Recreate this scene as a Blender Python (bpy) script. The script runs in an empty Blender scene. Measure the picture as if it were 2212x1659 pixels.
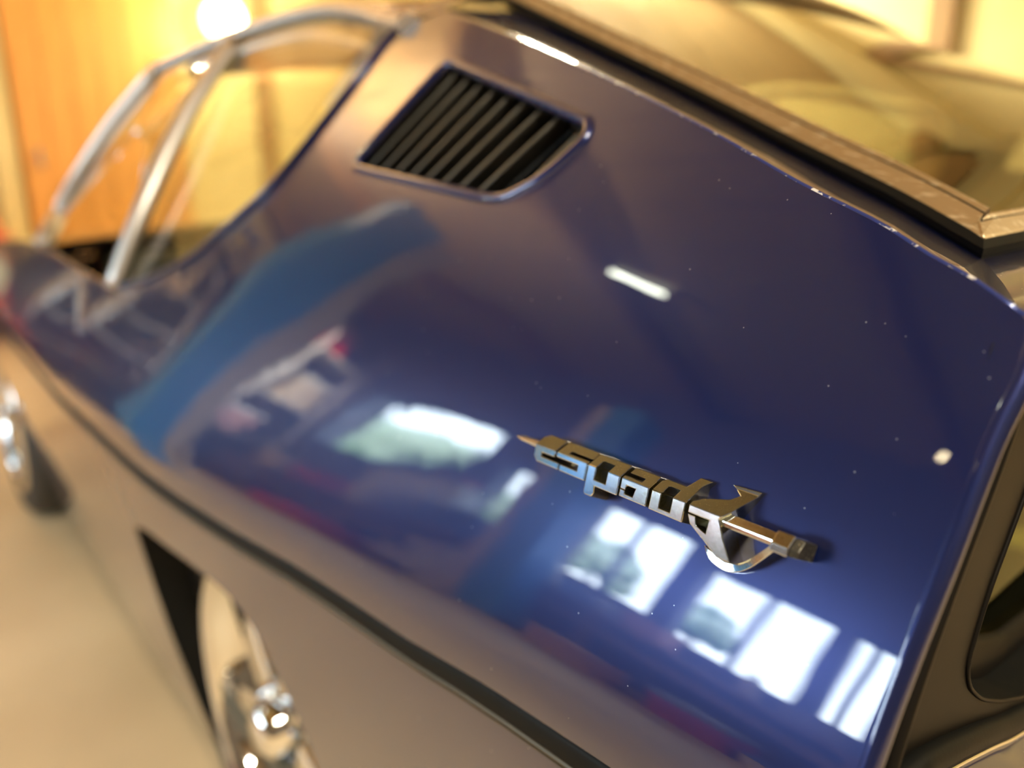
import bpy, bmesh, math, random
import numpy as np
from mathutils import Vector, Matrix
from mathutils.geometry import delaunay_2d_cdt

random.seed(7)
sc = bpy.context.scene
col = sc.collection

# ------------------------------------------------------------------ camera
cam_data = bpy.data.cameras.new('camera')
cam = bpy.data.objects.new('camera', cam_data)
col.objects.link(cam)
sc.camera = cam
CAM = Vector((0.0, 1.13, 0.96))
HEAD, PITCH = math.radians(40), math.radians(15.5)
fwd = Vector((math.cos(HEAD) * math.cos(PITCH), -math.sin(HEAD) * math.cos(PITCH), -math.sin(PITCH)))
cam.location = CAM
cam.rotation_euler = fwd.to_track_quat('-Z', 'Y').to_euler()
cam_data.sensor_width = 36.0
cam_data.lens = 1660.0 * 36.0 / 2212.0
cam_data.clip_start = 0.02
cam_data.dof.use_dof = True
cam_data.dof.focus_distance = 0.335
cam_data.dof.aperture_fstop = 3.2

# ------------------------------------------------------------------ world: overcast sky outside the windows
world = bpy.data.worlds.new('world')
sc.world = world
world.use_nodes = True
wn = world.node_tree.nodes
wl = world.node_tree.links
bg = wn['Background']
tc = wn.new('ShaderNodeTexCoord')
sep = wn.new('ShaderNodeSeparateXYZ')
ramp = wn.new('ShaderNodeValToRGB')
ramp.color_ramp.elements[0].position = 0.0
ramp.color_ramp.elements[0].color = (0.80, 0.90, 0.98, 1)
ramp.color_ramp.elements[1].position = 1.0
ramp.color_ramp.elements[1].color = (0.62, 0.80, 1.0, 1)
wl.new(tc.outputs['Generated'], sep.inputs[0])
wl.new(sep.outputs['Z'], ramp.inputs[0])
wl.new(ramp.outputs[0], bg.inputs['Color'])
bg.inputs['Strength'].default_value = 30.0

sc.view_settings.view_transform = 'Standard'
sc.view_settings.look = 'None'
sc.view_settings.gamma = 1.0
sc.view_settings.use_curve_mapping = False
sc.view_settings.exposure = -0.04


def area_light(name, loc, rot, sx, sy, power, color, portal=False):
    d = bpy.data.lights.new(name, 'AREA')
    d.shape = 'RECTANGLE'
    d.size, d.size_y = sx, sy
    d.energy = power
    d.color = color
    o = bpy.data.objects.new(name, d)
    o.location = loc
    o.rotation_euler = rot
    col.objects.link(o)
    if portal:
        d.cycles.is_portal = True
    return o


def point_light(name, loc, power, color, radius=0.06):
    d = bpy.data.lights.new(name, 'POINT')
    d.energy = power
    d.color = color
    d.shadow_soft_size = radius
    o = bpy.data.objects.new(name, d)
    o.location = loc
    col.objects.link(o)
    return o


# the windows of the left wall: (x0, x1), all z 0.82 .. 1.62
WALL_Y = 4.2
WIN = [(1.24, 2.42), (2.54, 3.42), (3.98, 4.46), (4.74, 5.52)]
WZ = [(0.84, 1.66), (0.92, 1.82), (0.98, 1.78), (1.24, 2.12)]
for i, (a, b) in enumerate(WIN):
    WZ0, WZ1 = WZ[i]
    area_light('window_daylight_portal', ((a + b) / 2, WALL_Y + 0.16, (WZ0 + WZ1) / 2), (math.radians(-90), 0, 0), b - a, WZ1 - WZ0, 1, (1, 1, 1), True)

LAMP = Vector((7.15, -1.62, 2.22))
point_light('wall_lamp_light', LAMP + Vector((-0.28, 0, 0)), 120, (1.0, 0.78, 0.48), 0.12)
BULB = Vector((1.38, 3.51, 2.81))
point_light('pendant_bulb_light', BULB + Vector((0, 0, -0.008)), 22, (1.0, 0.78, 0.50), 0.011)
TUBES = [((2.92, 2.50, 3.18), -30), ((3.2, -2.4, 2.70), 90), ((-1.1, 1.9, 3.18), 90), ((-1.3, -1.5, 3.18), 90)]  # only the first tube is known; the others are added fill
area_light('tube_or_fill_light', (2.92, 2.50, 3.05), (0, 0, math.radians(-30)), 0.4, 0.06, 3, (0.95, 1.0, 0.82))
area_light('tube_or_fill_light', (-1.3, -1.5, 3.05), (0, 0, math.radians(90)), 1.2, 0.08, 70, (1.0, 0.88, 0.62))  # added behind the car to brighten the floor and valance
area_light('tube_or_fill_light', (-1.1, 1.9, 3.05), (0, 0, math.radians(90)), 1.2, 0.08, 170, (1.0, 0.90, 0.70))  # added behind the camera to brighten the floor
area_light('tube_or_fill_light', (3.2, -2.4, 2.60), (0, 0, math.radians(90)), 1.2, 0.08, 210, (1.0, 0.90, 0.62))  # added to brighten the yellow wall
area_light('tube_or_fill_light', (3.2, -2.4, 2.72), (math.pi, 0, math.radians(90)), 1.2, 0.08, 90, (1.0, 0.90, 0.62))  # added upward half, brightens the ceiling above it


ADDED_UPLIGHT = Vector((4.05, 0.95, 2.52))  # unseen uplighter, added to brighten the ceiling mirrored around the vent
point_light('added_uplight_lamp', ADDED_UPLIGHT + Vector((0, 0, 0.06)), 290, (1.0, 0.74, 0.44), 0.05)


# ------------------------------------------------------------------ materials
def nodes_of(m):
    return m.node_tree.nodes, m.node_tree.links


def mat(name, color, rough=0.5, metal=0.0, coat=0.0, noise=None, bump=None, emit=None, emit_s=0.0, spec=0.5, coat_rough=0.02):
    m = bpy.data.materials.new(name)
    m.use_nodes = True
    n, l = nodes_of(m)
    p = n['Principled BSDF']
    p.inputs['Base Color'].default_value = (*color, 1)
    p.inputs['Roughness'].default_value = rough
    p.inputs['Metallic'].default_value = metal
    p.inputs['Coat Weight'].default_value = coat
    p.inputs['Coat Roughness'].default_value = coat_rough
    p.inputs['Specular IOR Level'].default_value = spec
    if noise:
        scale, c2, lo, hi = noise[:4]
        t = n.new('ShaderNodeTexCoord')
        x = n.new('ShaderNodeTexNoise')
        x.inputs['Scale'].default_value = scale
        x.inputs['Detail'].default_value = 6
        mp = n.new('ShaderNodeMapping')
        if len(noise) > 4:
            mp.inputs['Scale'].default_value = noise[4]
        l.new(t.outputs['Object'], mp.inputs[0])
        l.new(mp.outputs[0], x.inputs['Vector'])
        r = n.new('ShaderNodeValToRGB')
        r.color_ramp.elements[0].position = lo
        r.color_ramp.elements[1].position = hi
        r.color_ramp.elements[0].color = (*color, 1)
        r.color_ramp.elements[1].color = (*c2, 1)
        l.new(x.outputs['Fac'], r.inputs[0])
        l.new(r.outputs[0], p.inputs['Base Color'])
    if bump:
        scale, strength, dist = bump
        t = n.new('ShaderNodeTexCoord')
        x = n.new('ShaderNodeTexNoise')
        x.inputs['Scale'].default_value = scale
        x.inputs['Detail'].default_value = 8
        b = n.new('ShaderNodeBump')
        b.inputs['Strength'].default_value = strength
        b.inputs['Distance'].default_value = dist
        l.new(t.outputs['Object'], x.inputs['Vector'])
        l.new(x.outputs['Fac'], b.inputs['Height'])
        l.new(b.outputs[0], p.inputs['Normal'])
    if emit:
        p.inputs['Emission Color'].default_value = (*emit, 1)
        p.inputs['Emission Strength'].default_value = emit_s
    return m


def wood(name, c1, c2, axis_scale=(1, 12, 12), scale=3.0, rough=0.55):
    return mat(name, c1, rough, noise=(scale, c2, 0.3, 0.72, axis_scale), bump=(40, 0.15, 0.004))


def thin_glass(name, tint, ior=1.5, gloss=(1, 1, 1), extra=0.0):
    m = bpy.data.materials.new(name)
    m.use_nodes = True
    n, l = nodes_of(m)
    n.remove(n['Principled BSDF'])
    out = n['Material Output']
    tr = n.new('ShaderNodeBsdfTransparent')
    tr.inputs[0].default_value = (*tint, 1)
    gl = n.new('ShaderNodeBsdfGlossy')
    gl.inputs['Color'].default_value = (*gloss, 1)
    gl.inputs['Roughness'].default_value = 0.0
    # Schlick reflectance of a thin sheet, the same from both faces
    lw = n.new('ShaderNodeLayerWeight')
    lw.inputs[0].default_value = 0.5
    pw = n.new('ShaderNodeMath')
    pw.operation = 'POWER'
    pw.inputs[1].default_value = 5.0
    l.new(lw.outputs['Facing'], pw.inputs[0])
    ma = n.new('ShaderNodeMath')
    ma.operation = 'MULTIPLY_ADD'
    r0 = ((ior - 1) / (ior + 1)) ** 2 * 1.8
    ma.inputs[1].default_value = 1 - r0
    ma.inputs[2].default_value = r0
    l.new(pw.outputs[0], ma.inputs[0])
    mx = n.new('ShaderNodeMixShader')
    l.new(ma.outputs[0], mx.inputs[0])
    l.new(tr.outputs[0], mx.inputs[1])
    l.new(gl.outputs[0], mx.inputs[2])
    l.new(mx.outputs[0], out.inputs[0])
    return m


def paint_material():
    m = mat('blue metallic paint', (0.005, 0.0135, 0.088), 0.31, 0.62, 1.0, coat_rough=0.008)
    n, l = nodes_of(m)
    p = n['Principled BSDF']
    p.inputs['Coat IOR'].default_value = 1.62
    t = n.new('ShaderNodeTexCoord')
    # sparse dust specks
    v = n.new('ShaderNodeTexVoronoi')
    v.inputs['Scale'].default_value = 150
    l.new(t.outputs['Object'], v.inputs['Vector'])
    lt = n.new('ShaderNodeMath')
    lt.operation = 'LESS_THAN'
    lt.inputs[1].default_value = 0.055
    l.new(v.outputs['Distance'], lt.inputs[0])
    nz = n.new('ShaderNodeTexNoise')
    nz.inputs['Scale'].default_value = 60
    l.new(t.outputs['Object'], nz.inputs['Vector'])
    gt = n.new('ShaderNodeMath')
    gt.operation = 'GREATER_THAN'
    gt.inputs[1].default_value = 0.56
    l.new(nz.outputs['Fac'], gt.inputs[0])
    mu = n.new('ShaderNodeMath')
    mu.operation = 'MULTIPLY'
    l.new(lt.outputs[0], mu.inputs[0])
    l.new(gt.outputs[0], mu.inputs[1])
    mx = n.new('ShaderNodeMixRGB')
    mx.inputs[1].default_value = (0.005, 0.0135, 0.088, 1)
    mx.inputs[2].default_value = (0.30, 0.34, 0.42, 1)
    l.new(mu.outputs[0], mx.inputs[0])
    l.new(mx.outputs[0], p.inputs['Base Color'])
    sub = n.new('ShaderNodeMath')
    sub.operation = 'SUBTRACT'
    sub.inputs[0].default_value = 1.0
    l.new(mu.outputs[0], sub.inputs[1])
    l.new(sub.outputs[0], p.inputs['Coat Weight'])
    # faint orange peel in the lacquer
    op = n.new('ShaderNodeTexNoise')
    op.inputs['Scale'].default_value = 28
    op.inputs['Detail'].default_value = 1
    l.new(t.outputs['Object'], op.inputs['Vector'])
    b = n.new('ShaderNodeBump')
    b.inputs['Strength'].default_value = 0.05
    b.inputs['Distance'].default_value = 0.002
    l.new(op.outputs['Fac'], b.inputs['Height'])
    l.new(b.outputs[0], p.inputs['Coat Normal'])
    return m


M = {}
M['paint'] = paint_material()
M['chipped'] = mat('chipped blue paint edge', (0.012, 0.03, 0.16), 0.3, 0.3, 0.6, noise=(150, (0.62, 0.60, 0.58), 0.58, 0.63))
M['rubber'] = mat('black rubber', (0.005, 0.005, 0.0045), 0.5, spec=0.12, bump=(400, 0.1, 0.0006))
M['dark_panel'] = mat('dark brown tail panel', (0.0085, 0.007, 0.0055), 0.42, 0.0, 0.0, spec=0.06, bump=(900, 0.04, 0.0004))
M['trim_metal'] = mat('aged bronze anodised trim', (0.46, 0.34, 0.19), 0.42, 0.85, noise=(260, (0.80, 0.70, 0.50), 0.56, 0.72, (0.25, 1, 1)), bump=(500, 0.25, 0.0008))
M['chrome'] = mat('chrome', (0.86, 0.86, 0.84), 0.07, 1.0)
M['badge_chrome'] = mat('worn chrome', (0.70, 0.76, 0.81), 0.12, 1.0, noise=(900, (0.50, 0.48, 0.38), 0.55, 0.75), bump=(700, 0.05, 0.0002))
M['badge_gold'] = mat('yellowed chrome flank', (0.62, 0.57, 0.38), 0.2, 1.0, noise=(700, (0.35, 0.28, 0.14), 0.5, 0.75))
M['badge_ceiling_tone'] = mat('pitted chrome with painted reflection', (0.27, 0.32, 0.36), 0.16, 1.0, noise=(1200, (0.56, 0.60, 0.60), 0.62, 0.72), bump=(900, 0.12, 0.0003))  # pitting is real; the dark tone stands for a dark ceiling mirrored in it
M['dirty_metal'] = mat('grimy pommel end', (0.05, 0.045, 0.035), 0.35, 0.6, noise=(900, (0.4, 0.36, 0.24), 0.6, 0.7))
M['satin'] = mat('satin window frame metal', (0.62, 0.58, 0.54), 0.42, 1.0)
M['glass'] = thin_glass('side window glass', (0.86, 0.88, 0.80))
M['hatch_glass'] = thin_glass('hatch glass', (0.30, 0.30, 0.22), 2.0)
M['tail_glass'] = thin_glass('green tinted tail glass', (0.16, 0.20, 0.06), 1.3, (0.45, 0.47, 0.32))
M['pane'] = thin_glass('window pane', (0.97, 0.99, 0.98), 1.45)
M['tyre'] = mat('tyre rubber', (0.035, 0.034, 0.032), 0.6)
M['slat'] = mat('dull louvre metal', (0.075, 0.07, 0.058), 0.42, 0.4)
M['black'] = mat('vent cavity black', (0.006, 0.005, 0.004), 0.8)
M['seat'] = mat('dark green grey leather', (0.060, 0.062, 0.045), 0.45, bump=(60, 0.2, 0.004))
M['headlining'] = mat('beige headlining', (0.60, 0.48, 0.27), 0.8)
M['concrete'] = mat('worn concrete floor', (0.71, 0.54, 0.325), 0.55, noise=(1.6, (0.54, 0.40, 0.235), 0.35, 0.72), bump=(30, 0.1, 0.004))
M['plaster'] = mat('yellow painted board wall', (0.74, 0.65, 0.33), 0.7, noise=(2.2, (0.66, 0.57, 0.28), 0.3, 0.7))
M['left_wall'] = mat('grey brown wall', (0.13, 0.11, 0.095), 0.8, noise=(2, (0.09, 0.08, 0.075), 0.3, 0.7))
M['timber'] = wood('brown stained timber', (0.33, 0.21, 0.09), (0.24, 0.145, 0.06), (10, 10, 1))
M['beam'] = wood('roof timber', (0.36, 0.22, 0.09), (0.26, 0.15, 0.06), (10, 1, 10))
M['ceiling'] = wood('ceiling board', (0.48, 0.355, 0.185), (0.40, 0.29, 0.145), (1, 10, 10))
M['orange_wood'] = wood('orange varnished wood', (0.70, 0.36, 0.09), (0.60, 0.29, 0.065), (10, 10, 1), 2.0, 0.5)
M['window_frame'] = mat('dark painted window frame', (0.05, 0.06, 0.10), 0.5)
M['lift_blue'] = mat('blue lift enamel', (0.04, 0.33, 0.90), 0.4)
M['lift_grey'] = mat('grey lift steel', (0.58, 0.54, 0.50), 0.5)
M['red_paint'] = mat('red car paint', (0.50, 0.035, 0.025), 0.3, 0, 0.8)
M['red_enamel'] = mat('red enamel', (0.55, 0.03, 0.04), 0.4)
M['white_plastic'] = mat('white plastic', (0.82, 0.83, 0.80), 0.45)
M['cream'] = mat('cream card', (0.75, 0.62, 0.45), 0.7)
M['orange_card'] = mat('orange brown card', (0.62, 0.33, 0.12), 0.7)
M['grey_plastic'] = mat('grey plastic', (0.30, 0.32, 0.35), 0.5)
M['pink_plastic'] = mat('pale pink plastic', (0.75, 0.42, 0.40), 0.5)
M['blue_plastic'] = mat('blue plastic', (0.06, 0.12, 0.42), 0.45)
M['dark_plastic'] = mat('dark plastic', (0.03, 0.03, 0.035), 0.5)
M['bench_top'] = wood('scarred bench timber', (0.30, 0.19, 0.12), (0.20, 0.12, 0.08), (1, 12, 12))
M['tube_glow'] = mat('lit fluorescent tube', (0.9, 0.95, 0.85), 0.4, emit=(0.90, 1.0, 0.70), emit_s=1.6)
M['bulb_glow'] = mat('lit warm bulb', (1, 0.9, 0.7), 0.4, emit=(1.0, 0.82, 0.50), emit_s=40.0)
M['lamp_glow'] = mat('lit opal lamp globe', (1, 0.9, 0.7), 0.4, emit=(1.0, 0.80, 0.45), emit_s=9.0)
M['green_glass'] = mat('green bottle', (0.10, 0.25, 0.08), 0.1, 0, 0.5)
M['leaf'] = mat('leaf green', (0.50, 0.54, 0.40), 0.6, noise=(3, (0.24, 0.32, 0.18), 0.35, 0.65))
M['bark'] = mat('bark', (0.12, 0.08, 0.05), 0.9)
M['grass'] = mat('lawn', (0.12, 0.22, 0.06), 0.9, noise=(2, (0.07, 0.15, 0.04), 0.35, 0.65))
M['headlamp'] = mat('pale lens and windscreen glare', (0.75, 0.90, 0.78), 0.08, 0.3, 1.0)
M['yellow_plastic'] = mat('yellow plastic', (0.70, 0.52, 0.06), 0.45)


# ------------------------------------------------------------------ helpers
def tag(o, label, cat, group=None):
    o['label'] = label
    o['category'] = cat
    if group:
        o['group'] = group
    return o


def empty(name, loc, label, cat, group=None, rz=0.0):
    o = bpy.data.objects.new(name, None)
    o.empty_display_size = 0.1
    o.location = loc
    o.rotation_euler = (0, 0, rz)
    col.objects.link(o)
    return tag(o, label, cat, group)


def link(name, me, m, parent=None, world=False):
    """world=True: the vertices are in room coordinates although the object hangs under parent."""
    if m is not None and not me.materials:
        me.materials.append(m)
    o = bpy.data.objects.new(name, me)
    col.objects.link(o)
    if parent is not None:
        o.parent = parent
        if world:
            root = parent
            off = Vector((0, 0, 0))
            while root is not None:
                off += Vector(root.location)
                root = root.parent
            o.location = -off
    return o


def mesh(name, verts, faces, smooth=True, normals=None):
    me = bpy.data.meshes.new(name)
    me.from_pydata([tuple(map(float, v)) for v in verts], [], [tuple(int(i) for i in f) for f in faces])
    me.update()
    if smooth:
        me.polygons.foreach_set('use_smooth', [True] * len(me.polygons))
    if normals is not None:
        me.normals_split_custom_set_from_vertices([tuple(map(float, n)) for n in normals])
    return me


def grid_mesh(name, rows, smooth=True, flip=False, closed=False):
    nr, nc = len(rows), len(rows[0])
    v = [p for r in rows for p in r]
    f = []
    for i in range(nr - 1):
        for j in range(nc if closed else nc - 1):
            a, b = i * nc + j, i * nc + (j + 1) % nc
            q = (a, b, b + nc, a + nc)
            f.append(q[::-1] if flip else q)
    return mesh(name, v, f, smooth)


def box_bm(bm, x0, x1, y0, y1, z0, z1, M4=None):
    vs = [bm.verts.new((x, y, z)) for x in (x0, x1) for y in (y0, y1) for z in (z0, z1)]
    for f in ((0, 1, 3, 2), (4, 6, 7, 5), (0, 4, 5, 1), (2, 3, 7, 6), (0, 2, 6, 4), (1, 5, 7, 3)):
        bm.faces.new([vs[i] for i in f])
    if M4 is not None:
        bmesh.ops.transform(bm, matrix=M4, verts=vs)
    return vs


def from_bm(bm, name, bevel=0.0, smooth=False, segs=2):
    bmesh.ops.recalc_face_normals(bm, faces=bm.faces)
    if bevel:
        es = [e for e in bm.edges if len(e.link_faces) == 2 and e.calc_face_angle(0) > 0.5]
        bmesh.ops.bevel(bm, geom=es, offset=bevel, segments=segs, affect='EDGES', profile=0.5)
    me = bpy.data.meshes.new(name)
    bm.to_mesh(me)
    bm.free()
    if smooth:
        me.polygons.foreach_set('use_smooth', [True] * len(me.polygons))
    return me


def box(name, x0, x1, y0, y1, z0, z1, m, parent=None, bevel=0.0, world=False, M4=None):
    bm = bmesh.new()
    box_bm(bm, x0, x1, y0, y1, z0, z1, M4)
    return link(name, from_bm(bm, name, bevel), m, parent, world)


def lathe(name, prof, m, parent=None, n=24, axis='Z', loc=(0, 0, 0), world=False):
    rows = []
    for r, h in prof:
        row = []
        for k in range(n):
            a = 2 * math.pi * k / n
            p = (r * math.cos(a), r * math.sin(a), h)
            if axis == 'Y':
                p = (p[0], p[2], -p[1])
            row.append((p[0] + loc[0], p[1] + loc[1], p[2] + loc[2]))
        rows.append(row)
    return link(name, grid_mesh(name, rows, closed=True), m, parent, world)


def smooth_path(pts, n=8):
    """Catmull-Rom through the points."""
    P = [np.array(p, float) for p in pts]
    if len(P) < 3:
        return [P[0] + (P[-1] - P[0]) * t for t in np.linspace(0, 1, n + 1)]
    P = [2 * P[0] - P[1]] + P + [2 * P[-1] - P[-2]]
    out = []
    for i in range(1, len(P) - 2):
        for t in np.linspace(0, 1, n, endpoint=False):
            a, b, c, d = P[i - 1:i + 3]
            out.append(0.5 * ((2 * b) + (c - a) * t + (2 * a - 5 * b + 4 * c - d) * t * t + (3 * b - a - 3 * c + d) * t ** 3))
    out.append(P[-2])
    return out


def sweep(name, path, prof, m, parent=None, world=False, closed=False, up=(0, 0, 1), smooth=True):
    """prof: list of (side, up) offsets of a closed section."""
    P = [Vector(p) for p in path]
    rows = []
    for i, p in enumerate(P):
        if closed:
            t = P[(i + 1) % len(P)] - P[i - 1]
        else:
            t = P[min(i + 1, len(P) - 1)] - P[max(i - 1, 0)]
        t.normalize()
        s = t.cross(Vector(up))
        if s.length < 1e-6:
            s = Vector((1, 0, 0))
        s.normalize()
        u = s.cross(t)
        rows.append([tuple(p + s * a + u * b) for a, b in prof])
    if closed:
        rows.append(rows[0])
    me = grid_mesh(name, rows, smooth=smooth, closed=True)
    if not closed:
        nc = len(prof)
        bm = bmesh.new()
        bm.from_mesh(me)
        bm.verts.ensure_lookup_table()
        try:
            bm.faces.new([bm.verts[k] for k in range(nc)])
            bm.faces.new([bm.verts[(len(rows) - 1) * nc + k] for k in range(nc - 1, -1, -1)])
        except ValueError:
            pass
        bmesh.ops.recalc_face_normals(bm, faces=bm.faces)
        bm.to_mesh(me)
        bm.free()
    return link(name, me, m, parent, world)


def circ(r, n=10, ry=None):
    ry = ry or r
    return [(r * math.cos(2 * math.pi * k / n), ry * math.sin(2 * math.pi * k / n)) for k in range(n)]


def inside(poly, x, y):
    c = False
    j = len(poly) - 1
    for i in range(len(poly)):
        xi, yi = poly[i]
        xj, yj = poly[j]
        if (yi > y) != (yj > y) and x < (xj - xi) * (y - yi) / (yj - yi) + xi:
            c = not c
        j = i
    return c


def densify(poly, step):
    out = []
    for i in range(len(poly)):
        a, b = np.array(poly[i]), np.array(poly[(i + 1) % len(poly)])
        k = max(1, int(np.ceil(np.linalg.norm(b - a) / step)))
        for t in range(k):
            out.append(tuple(a + (b - a) * t / k))
    return out


def cdt(outer, holes, pts):
    V, E = [], []
    for ring in [outer] + holes:
        b = len(V)
        V += [Vector(p) for p in ring]
        E += [(b + i, b + (i + 1) % len(ring)) for i in range(len(ring))]
    V += [Vector(p) for p in pts]
    v, e, f, *_ = delaunay_2d_cdt(V, E, [], 0, 1e-6)
    keep = []
    for t in f:
        c = sum((v[i] for i in t), Vector((0, 0))) / len(t)
        if inside(outer, *c) and not any(inside(h, *c) for h in holes):
            a, b2, c2 = (v[i] for i in t[:3])
            if (b2 - a).cross(c2 - a) < 0:
                t = t[::-1]
            keep.append(tuple(t))
    return v, keep


# ------------------------------------------------------------------ room shell
def struct(o):
    o['kind'] = 'structure'
    return o


RX0, RX1, RY0, RY1, RZ = -2.6, 7.5, -3.8, WALL_Y, 3.2
struct(box('floor', RX0 - 0.2, RX1 + 0.2, RY0 - 0.2, RY1 + 0.2, -0.12, 0.0, M['concrete']))
ceil = struct(box('ceiling', RX0 - 0.2, RX1 + 0.2, RY0 - 0.2, RY1 + 0.2, RZ, RZ + 0.1, M['ceiling']))
me = None
for k in range(24):
    y = RY0 + (RY1 - RY0) * k / 24
    if me is None:
        bm = bmesh.new()
        box_bm(bm, RX0, RX1, 0.006, (RY1 - RY0) / 24 - 0.006, RZ - 0.02, RZ)
        me = from_bm(bm, 'plank', 0.004)
        me.materials.append(M['ceiling'])
    o = bpy.data.objects.new('plank', me)
    o.location = (0, y, 0)
    o.parent = ceil
    col.objects.link(o)
for k in range(6):
    x = -1.9 + 1.7 * k
    struct(box('trim_%d' % (k + 1), x - 0.06, x + 0.06, RY0, RY1, RZ - 0.17, RZ - 0.021, M['beam'], bevel=0.008))
struct(box('wall_right', RX0, RX1, RY0 - 0.1, RY0, 0, RZ, M['plaster']))
struct(box('wall_front', RX1, RX1 + 0.1, RY0 - 0.1, RY1 + 0.1, 0, RZ, M['plaster']))
struct(box('wall_back', RX0 - 0.1, RX0, RY0 - 0.1, RY1 + 0.1, 0, RZ, M['left_wall']))
# left wall with its four window openings
bm = bmesh.new()
y0, y1 = WALL_Y, WALL_Y + 0.15
xs = [RX0] + [v for w in WIN for v in w] + [RX1]
for i in range(0, len(xs), 2):
    box_bm(bm, xs[i], xs[i + 1], y0, y1, 0, RZ)
for (a, b), (c, d) in zip(WIN, WZ):
    box_bm(bm, a, b, y0, y1, 0, c)
    box_bm(bm, a, b, y0, y1, d, RZ)
struct(link('wall_left', from_bm(bm, 'wall_left'), M['left_wall']))
MULL = [[1.42, 1.575, 1.99], [2.98], [], [5.30]]
MW = [[0.022, 0.12, 0.025], [0.02], [], [0.03]]
for i, (a, b) in enumerate(WIN):
    WZ0, WZ1 = WZ[i]
    bm = bmesh.new()
    for q in ((a - 0.03, a + 0.03, WZ0 - 0.03, WZ1 + 0.03), (b - 0.03, b + 0.03, WZ0 - 0.03, WZ1 + 0.03)):
        box_bm(bm, q[0], q[1], y0 - 0.02, y0 + 0.08, q[2], q[3])
    box_bm(bm, a + 0.03, b - 0.03, y0 - 0.02, y0 + 0.08, WZ0 - 0.03, WZ0 + 0.025)
    box_bm(bm, a + 0.03, b - 0.03, y0 - 0.02, y0 + 0.08, WZ1 - 0.025, WZ1 + 0.03)
    w = struct(link('window_%d' % (i + 1), from_bm(bm, 'window', 0.004), M['window_frame']))
    edges = [a + 0.03] + MULL[i] + [b - 0.03]
    for x, wd in zip(MULL[i], MW[i]):
        box('mullion', x - wd / 2, x + wd / 2, y0 - 0.005, y0 + 0.06, WZ0 + 0.025, WZ1 - 0.025, M['window_frame'], w, 0.003)
    for j in range(len(edges) - 1):
        box('pane', edges[j] + 0.004, edges[j + 1] - 0.004, y0 + 0.034, y0 + 0.038, WZ0 + 0.02, WZ1 - 0.02, M['pane'], w)

# outside: lawn and trees
struct(box('ground', RX0 - 6, RX1 + 30, WALL_Y + 0.16, WALL_Y + 30, -0.4, -0.3, M['grass']))


def tree(x, y, h, r, label):
    t = empty('garden_tree', (x, y, -0.3), label, 'tree', 'trees outside the garage windows')
    lathe('trunk', [(0.001, 0), (0.16, 0.0), (0.10, h * 0.6), (0.05, h * 0.85), (0.001, h * 0.85)], M['bark'], t, 8)
    bm = bmesh.new()
    for k in range(26):
        a, el = random.uniform(0, 6.28), random.uniform(-0.7, 1.2)
        rr = r * random.uniform(0.35, 0.8)
        bmesh.ops.create_icosphere(bm, subdivisions=2, radius=r * random.uniform(0.28, 0.45),
                                   matrix=Matrix.Translation((rr * math.cos(a) * math.cos(el), rr * math.sin(a) * math.cos(el), h * 0.75 + rr * math.sin(el))))
    for v in bm.verts:
        v.co += Vector((random.uniform(-1, 1), random.uniform(-1, 1), random.uniform(-1, 1))) * 0.07 * r
    link('crown', from_bm(bm, 'crown', 0, True), M['leaf'], t)


tree(9.9, 16.5, 3.4, 1.0, 'slim bushy tree outside, seen through the first window')
tree(14.2, 17.0, 4.0, 1.35, 'round bushy tree outside the second window')
tree(18.6, 16.0, 3.6, 1.25, 'broad green tree outside the third window')
tree(24.0, 17.5, 6.0, 2.0, 'tall broad tree outside the far window, nearer of its pair')
tree(31.0, 20.0, 7.4, 2.6, 'tall broad tree outside the far window, farther of its pair')

# right wall: brown posts, wall plate and braces over the yellow boards
TY = RY0 + 0.05
n_t = 7
struct(box('trim_%d' % n_t, RX0, RX1, RY0, RY0 + 0.10, 2.72, 3.0, M['plaster'], bevel=0.006))
for x in (-1.6, 0.25, 2.05, 3.55, 5.2, 6.7):
    n_t += 1
    struct(box('trim_%d' % n_t, x - 0.07, x + 0.07, RY0, RY0 + 0.09, 0, 2.72, M['timber'], bevel=0.006))


def brace(xa, za, xb, zb, w=0.10):
    global n_t
    n_t += 1
    a, b = Vector((xa, 0, za)), Vector((xb, 0, zb))
    d = (b - a).normalized()
    s = Vector((-d.z, 0, d.x)) * w / 2
    bm = bmesh.new()
    vs = []
    for y in (RY0, RY0 + 0.08):
        for p in (a + s, a - s, b - s, b + s):
            vs.append(bm.verts.new((p.x, y, p.z)))
    for f in ((0, 1, 2, 3), (7, 6, 5, 4), (0, 4, 5, 1), (1, 5, 6, 2), (2, 6, 7, 3), (3, 7, 4, 0)):
        bm.faces.new([vs[i] for i in f])
    struct(link('trim_%d' % n_t, from_bm(bm, 'trim', 0.005), M['timber']))


brace(0.25, 2.7, 1.25, 0.6)
brace(0.25, 2.7, -0.8, 0.6)
brace(2.05, 2.7, 1.1, 1.5)
brace(3.55, 2.7, 4.5, 1.1)

# ------------------------------------------------------------------ the car's side as a surface
# direction of the side's normal (degrees above level) against height, the waist crease of the rear end at .70
TH = np.array([(.60, -14), (.70, -9), (.715, -4), (.730, 7), (.741, 15), (.752, 18.5), (.77, 20.5), (.80, 23.5), (.83, 26), (.87, 28), (.91, 31), (.97, 34.5), (1.03, 38), (1.08, 44), (1.14, 55)])
ZC = np.array([(.06, .704), (.198, .693), (.289, .684), (.373, .672), (.525, .664), (.63, .655), (.897, .640), (1.32, .628), (1.90, .655), (3.2, .66)]).T
XG = np.linspace(.04, 3.3, 164)
ZG = np.linspace(.5, 1.2, 701)
DZ = ZG[1] - ZG[0]


def zc(x):
    return np.interp(x, *ZC)


def yc(x):
    t = np.clip((np.asarray(x, float) - .30) / .6, 0, 1)
    return .029 * t * t * (3 - 2 * t)


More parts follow.
